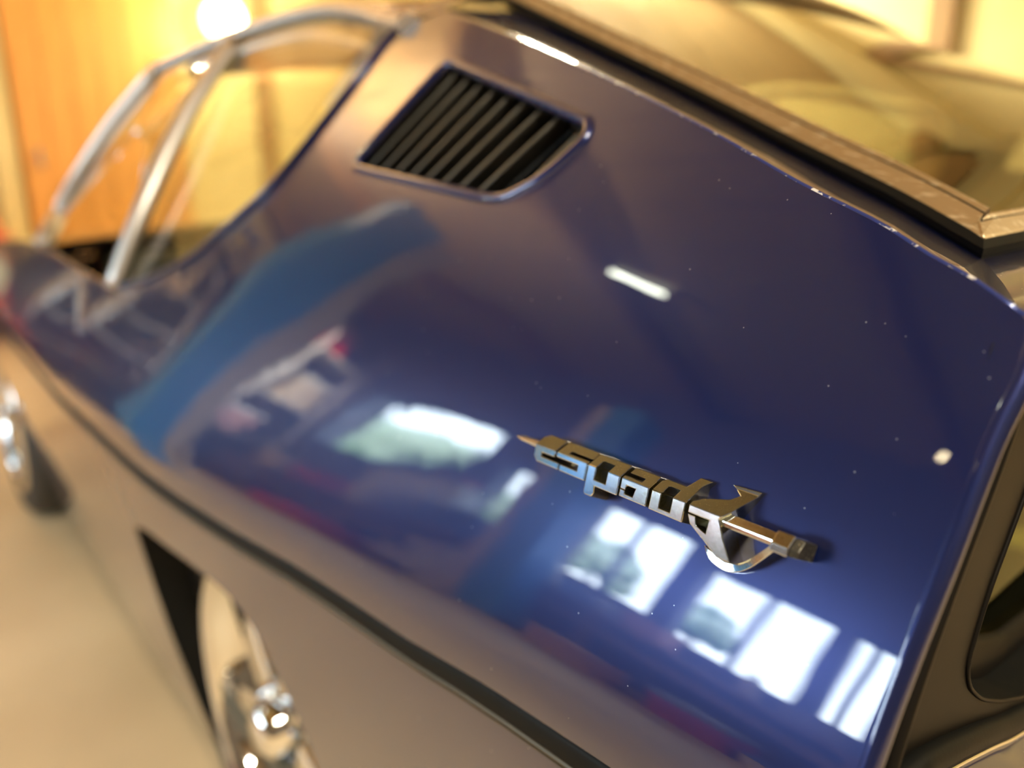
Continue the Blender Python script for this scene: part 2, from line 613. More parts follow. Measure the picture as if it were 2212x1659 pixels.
def th_at(x, z):
    c = zc(x)
    s = z - c
    zp = np.where(s < .055, .70 + s, np.where(z < .82, .755 + (s - .055) * .065 / np.maximum(.82 - c - .055, 1e-3), z))
    t = np.interp(zp, *TH.T)
    return np.radians(t + 5 * np.clip((x - .35) / .6, 0, 1) * np.clip((zp - .74) / .012, 0, 1) * np.clip((.87 - zp) / .06, 0, 1))


_T = np.array([th_at(x, ZG) for x in XG])
YT = -np.concatenate([np.zeros((len(XG), 1)), np.cumsum(np.tan((_T[:, 1:] + _T[:, :-1]) / 2), 1) * DZ], 1)
for _i, _x in enumerate(XG):
    YT[_i] += .906 + yc(_x) - np.interp(zc(_x) + .012, ZG, YT[_i])
for _k in range(3):
    YT[1:-1] = (YT[:-2] + 2 * YT[1:-1] + YT[2:]) / 4


def taper(x):
    return 0.10 * np.clip((x - 2.2) / 1.0, 0, 2) ** 2


def Ys(x, z):
    """half width of the upper body side at station x and height z"""
    x, z = np.asarray(x, float), np.asarray(z, float)
    a = np.clip((x - XG[0]) / (XG[1] - XG[0]), 0, len(XG) - 1.001)
    b = np.clip((z - ZG[0]) / DZ, 0, len(ZG) - 1.001)
    i, j = a.astype(int), b.astype(int)
    u, v = a - i, b - j
    return (YT[i, j] * (1 - u) + YT[i + 1, j] * u) * (1 - v) + (YT[i, j + 1] * (1 - u) + YT[i + 1, j + 1] * u) * v - taper(x)


def Ns(x, z):
    e, ez = 3e-2, 2.5e-3
    n = np.array([-(Ys(x + e, z) - Ys(x - e, z)) / 2 / e, 1, -(Ys(x, z + ez) - Ys(x, z - ez)) / 2 / ez])
    return n / np.linalg.norm(n)


def Yl(x, z):
    """half width of the lower body side"""
    s = np.clip(zc(x) - .02 - z, 0, 1)
    a0, a1 = math.tan(math.radians(6)), math.tan(math.radians(12))
    return .900 + yc(x) - (a0 * s + (a1 - a0) * s * s / .9) - taper(x)


CAR = empty('car', (1.4, 0, 0), 'dark blue metallic low coupe seen close at its rear quarter', 'car')


def carpart(name, me, m, parent=CAR):
    return link(name, me, m, parent, True)


def flip_y(me):
    me2 = me.copy()
    for v in me2.vertices:
        v.co.y = -v.co.y
    me2.flip_normals()
    return me2


def mirrored(o, name=None):
    """the same part on the car's other side"""
    me = o.data
    vs = [(v.co.x, -v.co.y, v.co.z) for v in me.vertices]
    fs = [tuple(p.vertices)[::-1] for p in me.polygons]
    m2 = mesh(name or o.name.split('.')[0], vs, fs)
    for mm in me.materials:
        m2.materials.append(mm)
    q = link(name or o.name.split('.')[0], m2, None, o.parent, True)
    for k in ('label',):
        if k in o:
            q[k] = o[k]
    return q


# upper side panel ------------------------------------------------
tail = [(.0925, .704), (.0902, .7626), (.0884, .8004), (.0865, .8344), (.0852, .8717), (.0825, .8962), (.084, .911)]
top = [(.0874, .9111), (.1079, .9212), (.1274, .9286), (.1504, .9387), (.1798, .9489), (.2023, .9570), (.2742, .9846), (.4024, 1.0283), (.5109, 1.0636), (.6629, 1.1090)]
winrear = [(.728, 1.099), (.724, 1.055), (.7358, 1.0174), (.7539, .9775), (.7750, .9483), (.8080, .9222), (.9014, .8711), (1.0282, .8309), (1.1728, .8012)]
belt = [(1.1728, .8012), (1.4336, .8092), (1.6911, .8246)]
tailc = [tuple(p) for p in smooth_path(tail, 5)]
topc = [tuple(p) for p in smooth_path(top, 6)]
winc = [tuple(p) for p in smooth_path(winrear, 5)]
beltc = [tuple(p) for p in smooth_path(belt, 6)]
fender = [(1.9, .820), (2.1, .806), (2.5, .780), (2.9, .735), (3.1, .70), (3.14, .625)]
crease = [(x, float(zc(x))) for x in np.concatenate([np.linspace(3.14, .8, 40), np.linspace(.78, .10, 46)])]
outer = crease + tailc[0:-1] + topc + winc + beltc[1:] + fender[:-1]
vent_c = [(.5773, 1.0514), (.3607, .9894), (.3560, .9793), (.3773, .9569), (.4081, .9424), (.4279, .9419), (.6359, .9636)]


def rounded(poly, r, n=5):
    out = []
    L = len(poly)
    for i in range(L):
        p, a, b = np.array(poly[i]), np.array(poly[i - 1]), np.array(poly[(i + 1) % L])
        da, db = a - p, b - p
        la, lb = np.linalg.norm(da), np.linalg.norm(db)
        rr = min(r, la * .45, lb * .45)
        A, B = p + da / la * rr, p + db / lb * rr
        for t in np.linspace(0, 1, n):
            out.append(tuple((1 - t) ** 2 * A + 2 * t * (1 - t) * p + t * t * B))
    return out


vent = densify(rounded(vent_c, .012), .012)
out_d = densify(outer, .02)
pts = []
for x in np.concatenate([np.arange(.10, .84, .011), np.arange(.84, 3.1, .04)]):
    for z in np.arange(.59, 1.11, .011):
        if not inside(out_d, x, z) or inside(vent, x, z):
            continue
        dmin = min((x - a) ** 2 + (z - b) ** 2 for a, b in out_d + vent)
        if dmin > .006 ** 2:
            pts.append((x, z))
v2, f2 = cdt(out_d, [vent], pts)
V = [(p.x, float(Ys(p.x, p.y)), p.y) for p in v2]
N = [Ns(p.x, p.y) for p in v2]
f2 = [t[::-1] for t in f2]
side_panel = carpart('side_panel', mesh('side_panel', V, f2, True, N), M['paint'])
side_panel['label'] = 'glossy dark blue rear quarter and door side above the waist strip'
sp2 = mesh('side_panel', [(a, -b, c) for a, b, c in V], [t[::-1] for t in f2], True, [(a, -b, c) for a, b, c in N])
carpart('side_panel', sp2, M['paint'])

# lower side with the two wheel arches ------------------------------
arch_r = [(1.005, .13), (1.015, .21), (1.024, .35), (1.0225, .512), (.947, .533), (.801, .555), (.714, .561), (.658, .551), (.622, .516), (.588, .452), (.562, .33), (.55, .13)]
arch_f = [(2.82, .13), (2.83, .30), (2.77, .44), (2.64, .50), (2.46, .51), (2.30, .47), (2.19, .36), (2.15, .24), (2.15, .13)]
ar = [tuple(p) for p in smooth_path(arch_r[3:11], 4)]
ar = arch_r[:3] + ar + [arch_r[-1]]
af = [tuple(p) for p in smooth_path(arch_f, 4)]
lowtop = [(x, float(zc(x)) - .021) for x in np.linspace(.095, 3.14, 80)]
low_outer = lowtop + [(3.14, .30), (3.02, .13)] + af + [(2.0, .13), (1.3, .13)] + ar + [(.40, .20), (.14, .30), (.097, .36)]
low_d = densify(low_outer, .03)
pts = []
for x in np.arange(.11, 3.1, .03):
    for z in np.arange(.15, .70, .03):
        if inside(low_d, x, z) and min((x - a) ** 2 + (z - b) ** 2 for a, b in low_d) > .014 ** 2:
            pts.append((x, z))
v3, f3 = cdt(low_d, [], pts)


def Nl(x, z):
    e = 2e-3
    n = np.array([-(Yl(x + e, z) - Yl(x - e, z)) / 2 / e * .6, 1, -(Yl(x, z + e) - Yl(x, z - e)) / 2 / e])
    return n / np.linalg.norm(n)


VL = [(p.x, float(Yl(p.x, p.y)), p.y) for p in v3]
NL = [Nl(p.x, p.y) for p in v3]
f3 = [t[::-1] for t in f3]
carpart('lower_body', mesh('lower_body', VL, f3, True, NL), M['paint'])
carpart('lower_body', mesh('lower_body', [(a, -b, c) for a, b, c in VL], [t[::-1] for t in f3], True, [(a, -b, c) for a, b, c in NL]), M['paint'])


def both(name, fn, m, parent=CAR):
    o = fn(1)
    o2 = mirrored(o)
    return o, o2


# arch lips: short returns into the wheel housings
for ring, xin in ((ar, 0), (af, 0)):
    rows = []
    for dy in (0.0, -.004, -.05):
        rows.append([(x, float(Yl(x, z)) + dy + (.001 if dy else 0), z) for x, z in ring])
    o = carpart('arch_lip', grid_mesh('arch_lip', rows), M['rubber'])
    mirrored(o)
# wheel housings
for x0, x1 in ((.53, 1.06), (2.12, 2.86)):
    for s in (1, -1):
        ya, yb = sorted((s * .50, s * .835))
        bm = bmesh.new()
        box_bm(bm, x0, x1, ya, yb, .14, .62)
        bm.faces.ensure_lookup_table()
        kill = [f for f in bm.faces if (f.calc_center_median().y * s > .8) or f.calc_center_median().z < .15]
        bmesh.ops.delete(bm, geom=kill, context='FACES_ONLY')
        me = bpy.data.meshes.new('wheel_housing')
        bm.to_mesh(me)
        bm.free()
        carpart('wheel_housing', me, M['black'])
# waist strip (black rubber in its groove) between upper and lower side
for s in (1, -1):
    path = [(x, s * (.9015 + float(yc(x)) - float(taper(x))), float(zc(x)) - .0105) for x in np.linspace(.098, 3.13, 70)]
    prof = [(-s * a, b) for a, b in ((-.012, .0115), (.0005, .0110), (.0035, .007), (.0035, -.005), (.0025, -.0095), (-.012, -.0115))]
    # a thin recessed groove line sits on the upper third
    sweep('waist_strip', path, prof, M['rubber'], CAR, True)
    path = [(x, s * (.9045 + float(yc(x)) - float(taper(x))), float(zc(x)) - .0155) for x in np.linspace(.098, 3.13, 70)]
    sweep('strip_bead', path, circ(.0016, 6), M['slat'], CAR, True)

# rounded edges of the rear quarter -----------------------------------
def on_side(x, z, off=0.0):
    n = Ns(x, z)
    return (x + n[0] * off, float(Ys(x, z)) + n[1] * off, z + n[2] * off)


o = sweep('tail_edge', [on_side(x, z, -.0042) for x, z in tailc[:-1]], circ(.0046, 12), M['paint'], CAR, True)
mirrored(o)
# deck strip: from the panel's upper edge in to the hatch gasket
gask = [(.146, .700, .919), (.204, .675, .942), (.282, .650, .971), (.385, .620, 1.011), (.509, .600, 1.061), (.684, .585, 1.134)]
gc = smooth_path(gask, 10)
tp = [np.array(on_side(x, z)) for x, z in topc]


def resample(P, n):
    P = np.array(P, float)
    d = np.concatenate([[0], np.cumsum(np.linalg.norm(np.diff(P, axis=0), axis=1))])
    t = np.linspace(0, d[-1], n)
    return np.stack([np.interp(t, d, P[:, k]) for k in range(3)], 1)


# match stations by x
K = 60
xs_ = np.linspace(.146, .640, K)
G = np.array(gc)
T_ = np.array(tp)
rows = []
for x in xs_:
    g = np.array([x, np.interp(x, G[:, 0], G[:, 1]), np.interp(x, G[:, 0], G[:, 2])])
    xt = .0875 + (x - .146) * (.6629 - .0875) / (.640 - .146)
    t = np.array([xt, np.interp(xt, T_[:, 0], T_[:, 1]), np.interp(xt, T_[:, 0], T_[:, 2])])
    w = g - t
    up = np.array([0, 0, 1.0])
    big = np.clip((x - .25) / .3, 0, 1)
    r = .0015 + .006 * big
    row = []
    nrm = np.array(Ns(xt, t[2]))
    # quadratic rounding from the panel tangent to the deck
    tang = np.array([0, -nrm[2], nrm[1]])
    p1 = t + tang * r * .3
    p2 = t + tang * r * .3 + w / np.linalg.norm(w) * r * 1.6
    g2 = g + np.array([0, -.012, -.004])
    for s_ in (0, .25, .5, .75, 1):
        row.append((1 - s_) ** 2 * t + 2 * s_ * (1 - s_) * p1 + s_ * s_ * p2)
    for s_ in (.2, .4, .6, .8, 1):
        row.append(p2 + (g2 - p2) * s_)
    rows.append(row)
o = carpart('roof_rail', grid_mesh('roof_rail', rows, flip=False), M['paint'])
mirrored(o)
edge_path = [tuple(np.array(r_[1]) + np.array([0, -.0016, -.0010])) for r_ in rows[:34]]
o = sweep('panel_edge', edge_path, circ(.0019, 8), M['chipped'], CAR, True)
mirrored(o)
# rear deck behind the hatch glass, full width
rows = []
for k in range(33):
    s_ = k / 32
    y = .824 - 1.648 * s_
    cr = 1 - (y / .824) ** 2
    lipx = .0850 - .0095 * min(1, cr * 6)
    zl = .9095 + .012 * cr
    inner_x = .1475 - .012 * cr
    zi = .9165 + .012 * cr
    y2 = y * (.705 / .824)
    row = []
    for s2, dz in ((0, -.010), (.0, -.003), (.06, 0), (.3, 0), (.6, 0), (1, 0), (1.15, -.004)):
        row.append((lipx + (inner_x - lipx) * s2 + (.003 if dz == -.010 else 0), y + (y2 - y) * s2, zl + (zi - zl) * s2 + dz))
    rows.append(row)
carpart('rear_deck', grid_mesh('rear_deck', rows, flip=True), M['paint'])

# vent ------------------------------------------------------------------
VG = empty('vent_grille', (0, 0, 0), '', '')
VG.parent = CAR
VG.location = (-1.4, 0, 0)
del VG['label'], VG['category']
ring0 = [np.array(on_side(x, z)) for x, z in vent]
cx, cz = np.mean([p[0] for p in vent]), np.mean([p[1] for p in vent])
nv = np.array(Ns(cx, cz))
rows = [[tuple(p - nv * d) for p in ring0] for d in (0.0, .012, .030)]
wall = link('vent_wall', grid_mesh('vent_wall', rows, closed=True), M['slat'], VG, True)
bm = bmesh.new()
bm.faces.new([bm.verts.new(tuple(p - nv * .030)) for p in ring0])
link('vent_back', from_bm(bm, 'vent_back'), M['black'], VG, True)
sweep('vent_lip', [tuple(p - nv * .0012) for p in ring0], circ(.0046, 10), M['paint'], CAR, True, closed=True, up=tuple(nv))
A_, B_, C_, D_ = [np.array(on_side(*vent_c[i])) for i in (0, 1, 4, 6)]
slat_me = None
for k in range(9):
    s_ = (k + .55) / 9.3
    a = A_ + (B_ - A_) * s_
    b = D_ + (C_ - D_) * (s_ * 1.0)
    if k == 8:
        a, b = A_ + (B_ - A_) * .955, D_ + (C_ - D_) * .99
    ax = (b - a) / np.linalg.norm(b - a)
    sx = np.cross(ax, nv)
    sx /= np.linalg.norm(sx)
    if sx[0] > 0:
        sx = -sx
    a, b = a + ax * .002, b - ax * .002
    # blade leaning rearwards, with a rounded front bead
    e0 = -nv * .006
    e1 = -nv * .026 - sx * .010
    th_ = sx * .0022
    bm = bmesh.new()
    vs = [bm.verts.new(tuple(p)) for p in (a + e0 - th_, a + e0 + th_, a + e1 + th_, a + e1 - th_, b + e0 - th_, b + e0 + th_, b + e1 + th_, b + e1 - th_)]
    for f in ((0, 1, 2, 3), (7, 6, 5, 4), (0, 4, 5, 1), (1, 5, 6, 2), (2, 6, 7, 3), (3, 7, 4, 0)):
        bm.faces.new([vs[i] for i in f])
    link('slat', from_bm(bm, 'slat', .0016, True), M['slat'], VG, True)

# badge --------------------------------------------------------------------
BX, BZ = .2195, .8195
bo = np.array(on_side(BX, BZ))
bn = np.array(Ns(BX, BZ))
bu = np.array([-1.0, 0, 0])
bv = np.cross(bn, bu)
bv /= np.linalg.norm(bv)
if bv[2] < 0:
    bv = -bv
bu = np.cross(bv, bn)
HR, SL, FL = .0130, .93, .0022


def roof_h(v):
    return max(HR - (SL if v > 0 else .19) * abs(v), FL)


BSC = 1.06


def badge_pt(u, v, h):
    return tuple(bo + (bu * u + bv * v + bn * h) * BSC)


def roof_poly(bm, poly, base=-.0008):
    """a prism in millimetre outline; its top follows the badge's ridge"""
    P = [(a / 1000, b / 1000) for a, b in poly]
    # split at the ridge and at the flat skirt so that the top creases there
    cuts = [0.0, (HR - FL) / SL, -(HR - FL) / SL]
    ring = []
    for i in range(len(P)):
        a, b = np.array(P[i]), np.array(P[(i + 1) % len(P)])
        ts = [0.0]
        for c in cuts:
            if (a[1] - c) * (b[1] - c) < -1e-12:
                ts.append((c - a[1]) / (b[1] - a[1]))
        for t in sorted(ts):
            ring.append(tuple(a + (b - a) * t))
    # inner edges along the cuts
    v_, e_, f_, *_ = delaunay_2d_cdt([Vector(p) for p in ring] + [Vector((x, c)) for c in cuts for x in (-.08, .1)],
                                     [(i, (i + 1) % len(ring)) for i in range(len(ring))] + [(len(ring) + 2 * k, len(ring) + 2 * k + 1) for k in range(3)], [], 0, 1e-7)
    used = {}
    tris = []
    for t in f_:
        c = sum((v_[i] for i in t), Vector((0, 0))) / len(t)
        if inside(ring, *c):
            tris.append(t)
    topv, botv = {}, {}
    for t in tris:
        for i in t:
            if i not in topv:
                topv[i] = bm.verts.new(badge_pt(v_[i].x, v_[i].y, roof_h(v_[i].y)))
                botv[i] = bm.verts.new(badge_pt(v_[i].x, v_[i].y, base))
    cnt = {}
    for t in tris:
        bm.faces.new([topv[i] for i in t])
        bm.faces.new([botv[i] for i in t][::-1])
        for k in range(len(t)):
            e = (t[k], t[(k + 1) % len(t)])
            cnt[tuple(sorted(e))] = cnt.get(tuple(sorted(e)), 0) + 1
    for (i, j), c in cnt.items():
        if c == 1:
            bm.faces.new([topv[i], topv[j], botv[j], botv[i]])


BADGE = empty('badge', (0, 0, 0), '', '')
del BADGE['category']
BADGE.parent = CAR
BADGE.location = (-1.4, 0, 0)
BADGE['label'] = 'chrome sword shaped emblem with raised lettering'


def badge_piece(name, polys, bevel=.00045):
    bm = bmesh.new()
    for p in polys:
        roof_poly(bm, p)
    bmesh.ops.remove_doubles(bm, verts=bm.verts, dist=1e-6)
    bmesh.ops.dissolve_limit(bm, angle_limit=.02, verts=bm.verts, edges=bm.edges)
    me = from_bm(bm, name, bevel, False, 2)
    me.materials.append(M['badge_chrome'])
    me.materials.append(M['badge_gold'])
    me.materials.append(M['badge_ceiling_tone'])
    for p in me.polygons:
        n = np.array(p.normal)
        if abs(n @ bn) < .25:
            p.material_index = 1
        elif n @ bv > .3:  # upward facets carry the dark ceiling reflection in their colour
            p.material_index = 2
    return link(name, me, None, BADGE, True)


def rect(a, b, c, d):
    return [(a, c), (b, c), (b, d), (a, d)]


# each letter is one outline (mm along the blade, mm across it)
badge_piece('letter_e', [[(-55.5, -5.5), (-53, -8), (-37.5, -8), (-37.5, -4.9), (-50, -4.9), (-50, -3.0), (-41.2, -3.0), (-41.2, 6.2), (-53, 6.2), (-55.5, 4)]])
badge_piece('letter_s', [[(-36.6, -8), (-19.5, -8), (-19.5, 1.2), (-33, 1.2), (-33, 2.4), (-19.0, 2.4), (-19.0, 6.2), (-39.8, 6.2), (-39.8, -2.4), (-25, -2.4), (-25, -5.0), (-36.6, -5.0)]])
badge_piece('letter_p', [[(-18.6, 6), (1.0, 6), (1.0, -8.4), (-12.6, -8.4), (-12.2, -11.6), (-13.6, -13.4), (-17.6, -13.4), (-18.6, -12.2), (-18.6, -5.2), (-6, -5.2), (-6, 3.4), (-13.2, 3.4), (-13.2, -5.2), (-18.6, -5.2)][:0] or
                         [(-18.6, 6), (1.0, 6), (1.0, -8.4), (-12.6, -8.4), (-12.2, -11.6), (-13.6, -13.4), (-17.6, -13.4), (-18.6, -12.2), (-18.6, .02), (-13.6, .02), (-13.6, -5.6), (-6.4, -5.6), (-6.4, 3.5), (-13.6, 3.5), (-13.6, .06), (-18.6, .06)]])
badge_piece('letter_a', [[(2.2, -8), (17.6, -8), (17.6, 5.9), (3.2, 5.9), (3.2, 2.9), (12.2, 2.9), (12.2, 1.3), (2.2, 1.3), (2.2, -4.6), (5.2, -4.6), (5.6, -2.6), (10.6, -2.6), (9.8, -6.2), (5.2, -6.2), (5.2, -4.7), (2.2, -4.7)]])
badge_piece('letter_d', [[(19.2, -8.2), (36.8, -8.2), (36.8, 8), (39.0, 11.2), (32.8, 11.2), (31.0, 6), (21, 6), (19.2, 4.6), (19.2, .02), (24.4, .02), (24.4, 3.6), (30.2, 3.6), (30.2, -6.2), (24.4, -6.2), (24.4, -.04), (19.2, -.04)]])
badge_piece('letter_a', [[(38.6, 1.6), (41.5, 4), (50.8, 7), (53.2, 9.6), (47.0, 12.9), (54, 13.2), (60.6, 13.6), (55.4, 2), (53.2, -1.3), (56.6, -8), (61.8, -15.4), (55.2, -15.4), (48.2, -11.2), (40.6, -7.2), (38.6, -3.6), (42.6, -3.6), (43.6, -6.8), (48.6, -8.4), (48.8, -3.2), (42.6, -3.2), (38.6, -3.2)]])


def badge_box(name, secs, m, bevel=.0004):
    """loft of (u, v_low, v_high, h) sections with a ridged top"""
    rows = []
    for u, a, b, h0, h1 in secs:
        a, b, u_, = a / 1000, b / 1000, u / 1000
        rows.append([badge_pt(u_, a, h0 / 1000), badge_pt(u_, a, (h1 - .7) / 1000), badge_pt(u_, (a * .62 + b * .38), h1 / 1000), badge_pt(u_, b, (h1 - 2.6) / 1000), badge_pt(u_, b, h0 / 1000)])
    bm = bmesh.new()
    vv = [[bm.verts.new(p) for p in r] for r in rows]
    for i in range(len(vv) - 1):
        for j in range(5):
            bm.faces.new([vv[i][j], vv[i][(j + 1) % 5], vv[i + 1][(j + 1) % 5], vv[i + 1][j]])
    bm.faces.new(vv[0])
    bm.faces.new(vv[-1][::-1])
    return link(name, from_bm(bm, name, bevel), m, BADGE, True)


badge_box('blade', [(-75, -.7, .6, 6.5, 9.4), (-70, -1.6, 1.4, 6.0, 10.6), (-54, -2.0, 1.8, 6.0, 11.4)], M['badge_chrome'])
badge_box('grip', [(53, -3.4, 2.0, 4.5, 11.5), (77, -3.2, 1.8, 4.5, 11.5)], M['badge_chrome'])
badge_box('pommel', [(76.5, -4.8, 3.0, 1.0, 14.0), (83.5, -4.8, 3.0, 1.0, 14.0)], M['badge_chrome'])
badge_box('pommel_cap', [(83.5, -4.4, 2.6, 0.5, 13.2), (86.8, -4.2, 2.4, 0.5, 12.4)], M['dirty_metal'])
# the curved knuckle guard
gp = smooth_path([(44.5, -13.6, 0), (47.6, -15.8, 0), (51.5, -17.4, 0), (56.5, -18.0, 0), (61.5, -16.4, 0), (66.5, -12.9, 0), (71.5, -7.8, 0), (76.5, -2.6, 0)], 5)
rows = []
L_ = len(gp)
for i, p in enumerate(gp):
    t = gp[min(i + 1, L_ - 1)] - gp[max(i - 1, 0)]
    t = t / np.linalg.norm(t)
    nn = np.array([-t[1], t[0], 0])
    s_ = i / (L_ - 1)
    w = 1.8 * (min(1, s_ * 4.5 + .12)) * (1 - .45 * max(0, s_ - .45))
    h1 = 3.2 + 6.5 * max(0, (s_ - .5) / .5) ** 1.4
    a, b = p + nn * w, p - nn * w * .9
    rows.append([badge_pt(a[0] / 1000, a[1] / 1000, -.0006), badge_pt(a[0] / 1000, a[1] / 1000, h1 / 1000), badge_pt(b[0] / 1000, b[1] / 1000, (h1 - .3) / 1000), badge_pt(b[0] / 1000, b[1] / 1000, -.0006)])
bm = bmesh.new()
vv = [[bm.verts.new(p) for p in r] for r in rows]
for i in range(len(vv) - 1):
    for j in range(4):
        bm.faces.new([vv[i][j], vv[i][(j + 1) % 4], vv[i + 1][(j + 1) % 4], vv[i + 1][j]])
bm.faces.new(vv[0])
bm.faces.new(vv[-1][::-1])
link('knuckle_guard', from_bm(bm, 'knuckle_guard', .0003), M['badge_chrome'], BADGE, True)

# hatch: gasket, bronze trim, glass ------------------------------------------
gl_path = resample(gc, 50)
rear_edge = [np.array((.146 - .010 * (1 - (y / .7) ** 2) - .0, y, .919 + .012 * (1 - (y / .7) ** 2))) for y in np.linspace(.70, -.70, 41)]


def rail(name, path, inward, offs, m):
    """strip with a section given as (inward, up) offsets, inward(i) the unit vector towards the glass"""
    rows = [[tuple(p + inward(i) * a + np.array([0, 0, b])) for a, b in offs] for i, p in enumerate(path)]
    me = grid_mesh(name, rows, smooth=False)
    return link(name, me, m, CAR, True)


def inw_left(i):
    s_ = i / 49
    d = np.array([.45 * max(0, 1 - s_ * 14), -1, 0])
    return np.array([.55 * max(0.0, 1 - s_ * 50), -1.0, 0.0])


def inw_rear(i):
    s_ = i / 40
    y = .70 - 1.4 * s_
    return np.array([.55, -1.0 if i == 0 else (1.0 if i == 40 else 0.0), 0.0]) if i in (0, 40) else np.array([.55, 0, 0])


G_OFF = [(.002, -.004), (.0, .0), (-.0008, .0035), (.0022, .0078), (.005, .0082)]
T_OFF = [(.003, .0078), (.0055, .0095), (.0190, .0152)]
GR_OFF = [(.0190, .0152), (.0193, .0135), (.0208, .0138), (.0210, .0158)]
R_OFF = [(.0210, .0158), (.0235, .0172), (.0268, .0178), (.0275, .0150)]
for nm, off, m in (('hatch_gasket', G_OFF, M['rubber']), ('hatch_trim', T_OFF, M['trim_metal']), ('trim_groove', GR_OFF, M['rubber']), ('trim_rail', R_OFF, M['trim_metal'])):
    o = rail(nm, gl_path, inw_left, off, m)
    mirrored(o)
    rail(nm, rear_edge, inw_rear, off, m)
# mitre joint at the corner
p0 = np.array(gask[0])
mit = [tuple(p0 + np.array([.55, -1, 0]) * a + np.array([0, 0, b])) for a, b in ((.003, .0082), (.0055, .0099), (.0190, .0156), (.0268, .0182))]
sweep('mitre_joint', mit, circ(.0007, 6), M['trim_metal'], CAR, True)
# glass, slightly crowned
rows = []
for i, p in enumerate(gl_path):
    row = []
    for s_ in np.linspace(0, 1, 25):
        yl = p[1] - .026
        y = yl * (1 - 2 * s_)
        cr = 1 - (y / yl) ** 2
        k = max(0, 1 - i / 6.0)
        row.append((p[0] - .010 * cr * k + .012 * k, y, p[2] + .0150 + .012 * cr * k + .050 * cr * (1 - k)))
    rows.append(row)
carpart('hatch_glass', grid_mesh('hatch_glass', rows), M['hatch_glass'])

# tail panel with its tinted window ---------------------------------------------
def yz_edge(z):
    return float(np.interp(z, [.55, .704, .763, .801, .836, .872, .896], [.88, .904, .896, .882, .866, .846, .833]))


TX = .094
edge = [(yz_edge(z) - .001, z) for z in np.linspace(.56, .902, 24)]
outer_t = [(y, z) for y, z in edge] + [(-y, z) for y, z in edge[::-1]]
tw = [(.700, .886), (.728, .885), (.766, .823), (.788, .788), (.799, .757), (.791, .742), (.771, .726), (.743, .711), (.699, .692), (.64, .684), (-.64, .684), (-.699, .692), (-.743, .711), (-.771, .726), (-.791, .742), (-.799, .757), (-.788, .788), (-.766, .823), (-.728, .885), (-.700, .886)]
tw = densify(rounded(tw, .010, 4), .03)
out_td = densify(outer_t, .03)
pts = [(y, z) for y in np.arange(-.86, .87, .03) for z in np.arange(.57, .9, .03) if inside(out_td, y, z) and not inside(tw, y, z) and min((y - a) ** 2 + (z - b) ** 2 for a, b in out_td + tw) > .012 ** 2]
vt, ft = cdt(out_td, [tw], pts)
Vt = [(TX - .004 * (1 - (abs(p.x) / .9) ** 2), p.x, p.y) for p in vt]
carpart('tail_panel', mesh('tail_panel', Vt, [t for t in ft]), M['dark_panel'])['label'] = 'dark brown rear panel framing the tail window'
rows = [[(TX - .004 * (1 - (abs(y) / .9) ** 2) + d, y, z) for y, z in tw] for d in (0, .003, .020)]
carpart('tail_window_reveal', grid_mesh('tail_window_reveal', rows, closed=True), M['rubber'])
sweep('tail_window_trim', [(TX - .004 * (1 - (abs(y) / .9) ** 2) - .0004, y, z) for y, z in tw], circ(.0011, 8), M['dark_panel'], CAR, True, closed=True, up=(1, 0, 0))
cyw, czw = 0, np.mean([p[1] for p in tw])
ring_in = [(y * .965, czw + (z - czw) * .82) for y, z in tw]
rows = [[(TX + .018, y, z) for y, z in tw], [(TX + .0165, y, z) for y, z in ring_in], [(TX + .024, y, z) for y, z in ring_in]]
carpart('tail_window_gasket', grid_mesh('tail_window_gasket', rows, closed=True), M['dark_panel'])
bm = bmesh.new()
bm.faces.new([bm.verts.new((TX + .023, y * .998, z)) for y, z in ring_in])
link('tail_window_glass', from_bm(bm, 'tail_window_glass'), M['tail_glass'], CAR, True)
for s in (1, -1):
    bead = smooth_path([(.0905, s * .800, .880), (.0905, s * .808, .866), (.0905, s * .822, .842), (.0905, s * .847, .802), (.0905, s * .868, .759), (.0905, s * .876, .72), (.0905, s * .872, .66)], 6)
    sweep('tail_bead', bead, circ(.0028, 10), M['dark_panel'], CAR, True, up=(1, 0, 0))
# lower tail: bulging painted valance behind a curved rubber seal
arc_o = [(.872, .742), (.851, .7395), (.837, .7365), (.806, .7265), (.763, .711), (.72, .695), (.64, .674), (.45, .655), (0, .645)]
arc = [tuple(p) for p in smooth_path([(a, b) for a, b in arc_o], 6)]
arc_full = arc + [(-a, b) for a, b in arc[::-1][1:]]
sweep('valance_seal', [(TX - .003, y, z - .0065) for y, z in arc_full], circ(.0062, 12), M['rubber'], CAR, True, up=(1, 0, 0))
sweep('valance_bead', [(TX - .007, y * .997, z - .0135) for y, z in arc_full], circ(.0013, 8), M['chrome'], CAR, True, up=(1, 0, 0))
rows = []
for dz, dx in ((-.0125, .0), (-.0145, -.009), (-.021, -.022), (-.036, -.034), (-.06, -.040), (-.11, -.042), (-.20, -.042), (-.30, -.03)):
    rows.append([(TX + dx, y * (1 + (.02 if dz < -.03 else 0)), max(.3, z + dz)) for y, z in arc_full])
carpart('valance', grid_mesh('valance', rows, flip=True), M['paint'])

rows = []
for z in np.linspace(.69, .37, 12):
    ya = float(Yl(.10, z))
    rows.append([(.097, ya, z), (.080, ya - .004, z), (.066, ya - .016, z), (.058, .868, z - .01)])
o = carpart('rear_corner', grid_mesh('rear_corner', rows), M['paint'])
mirrored(o)

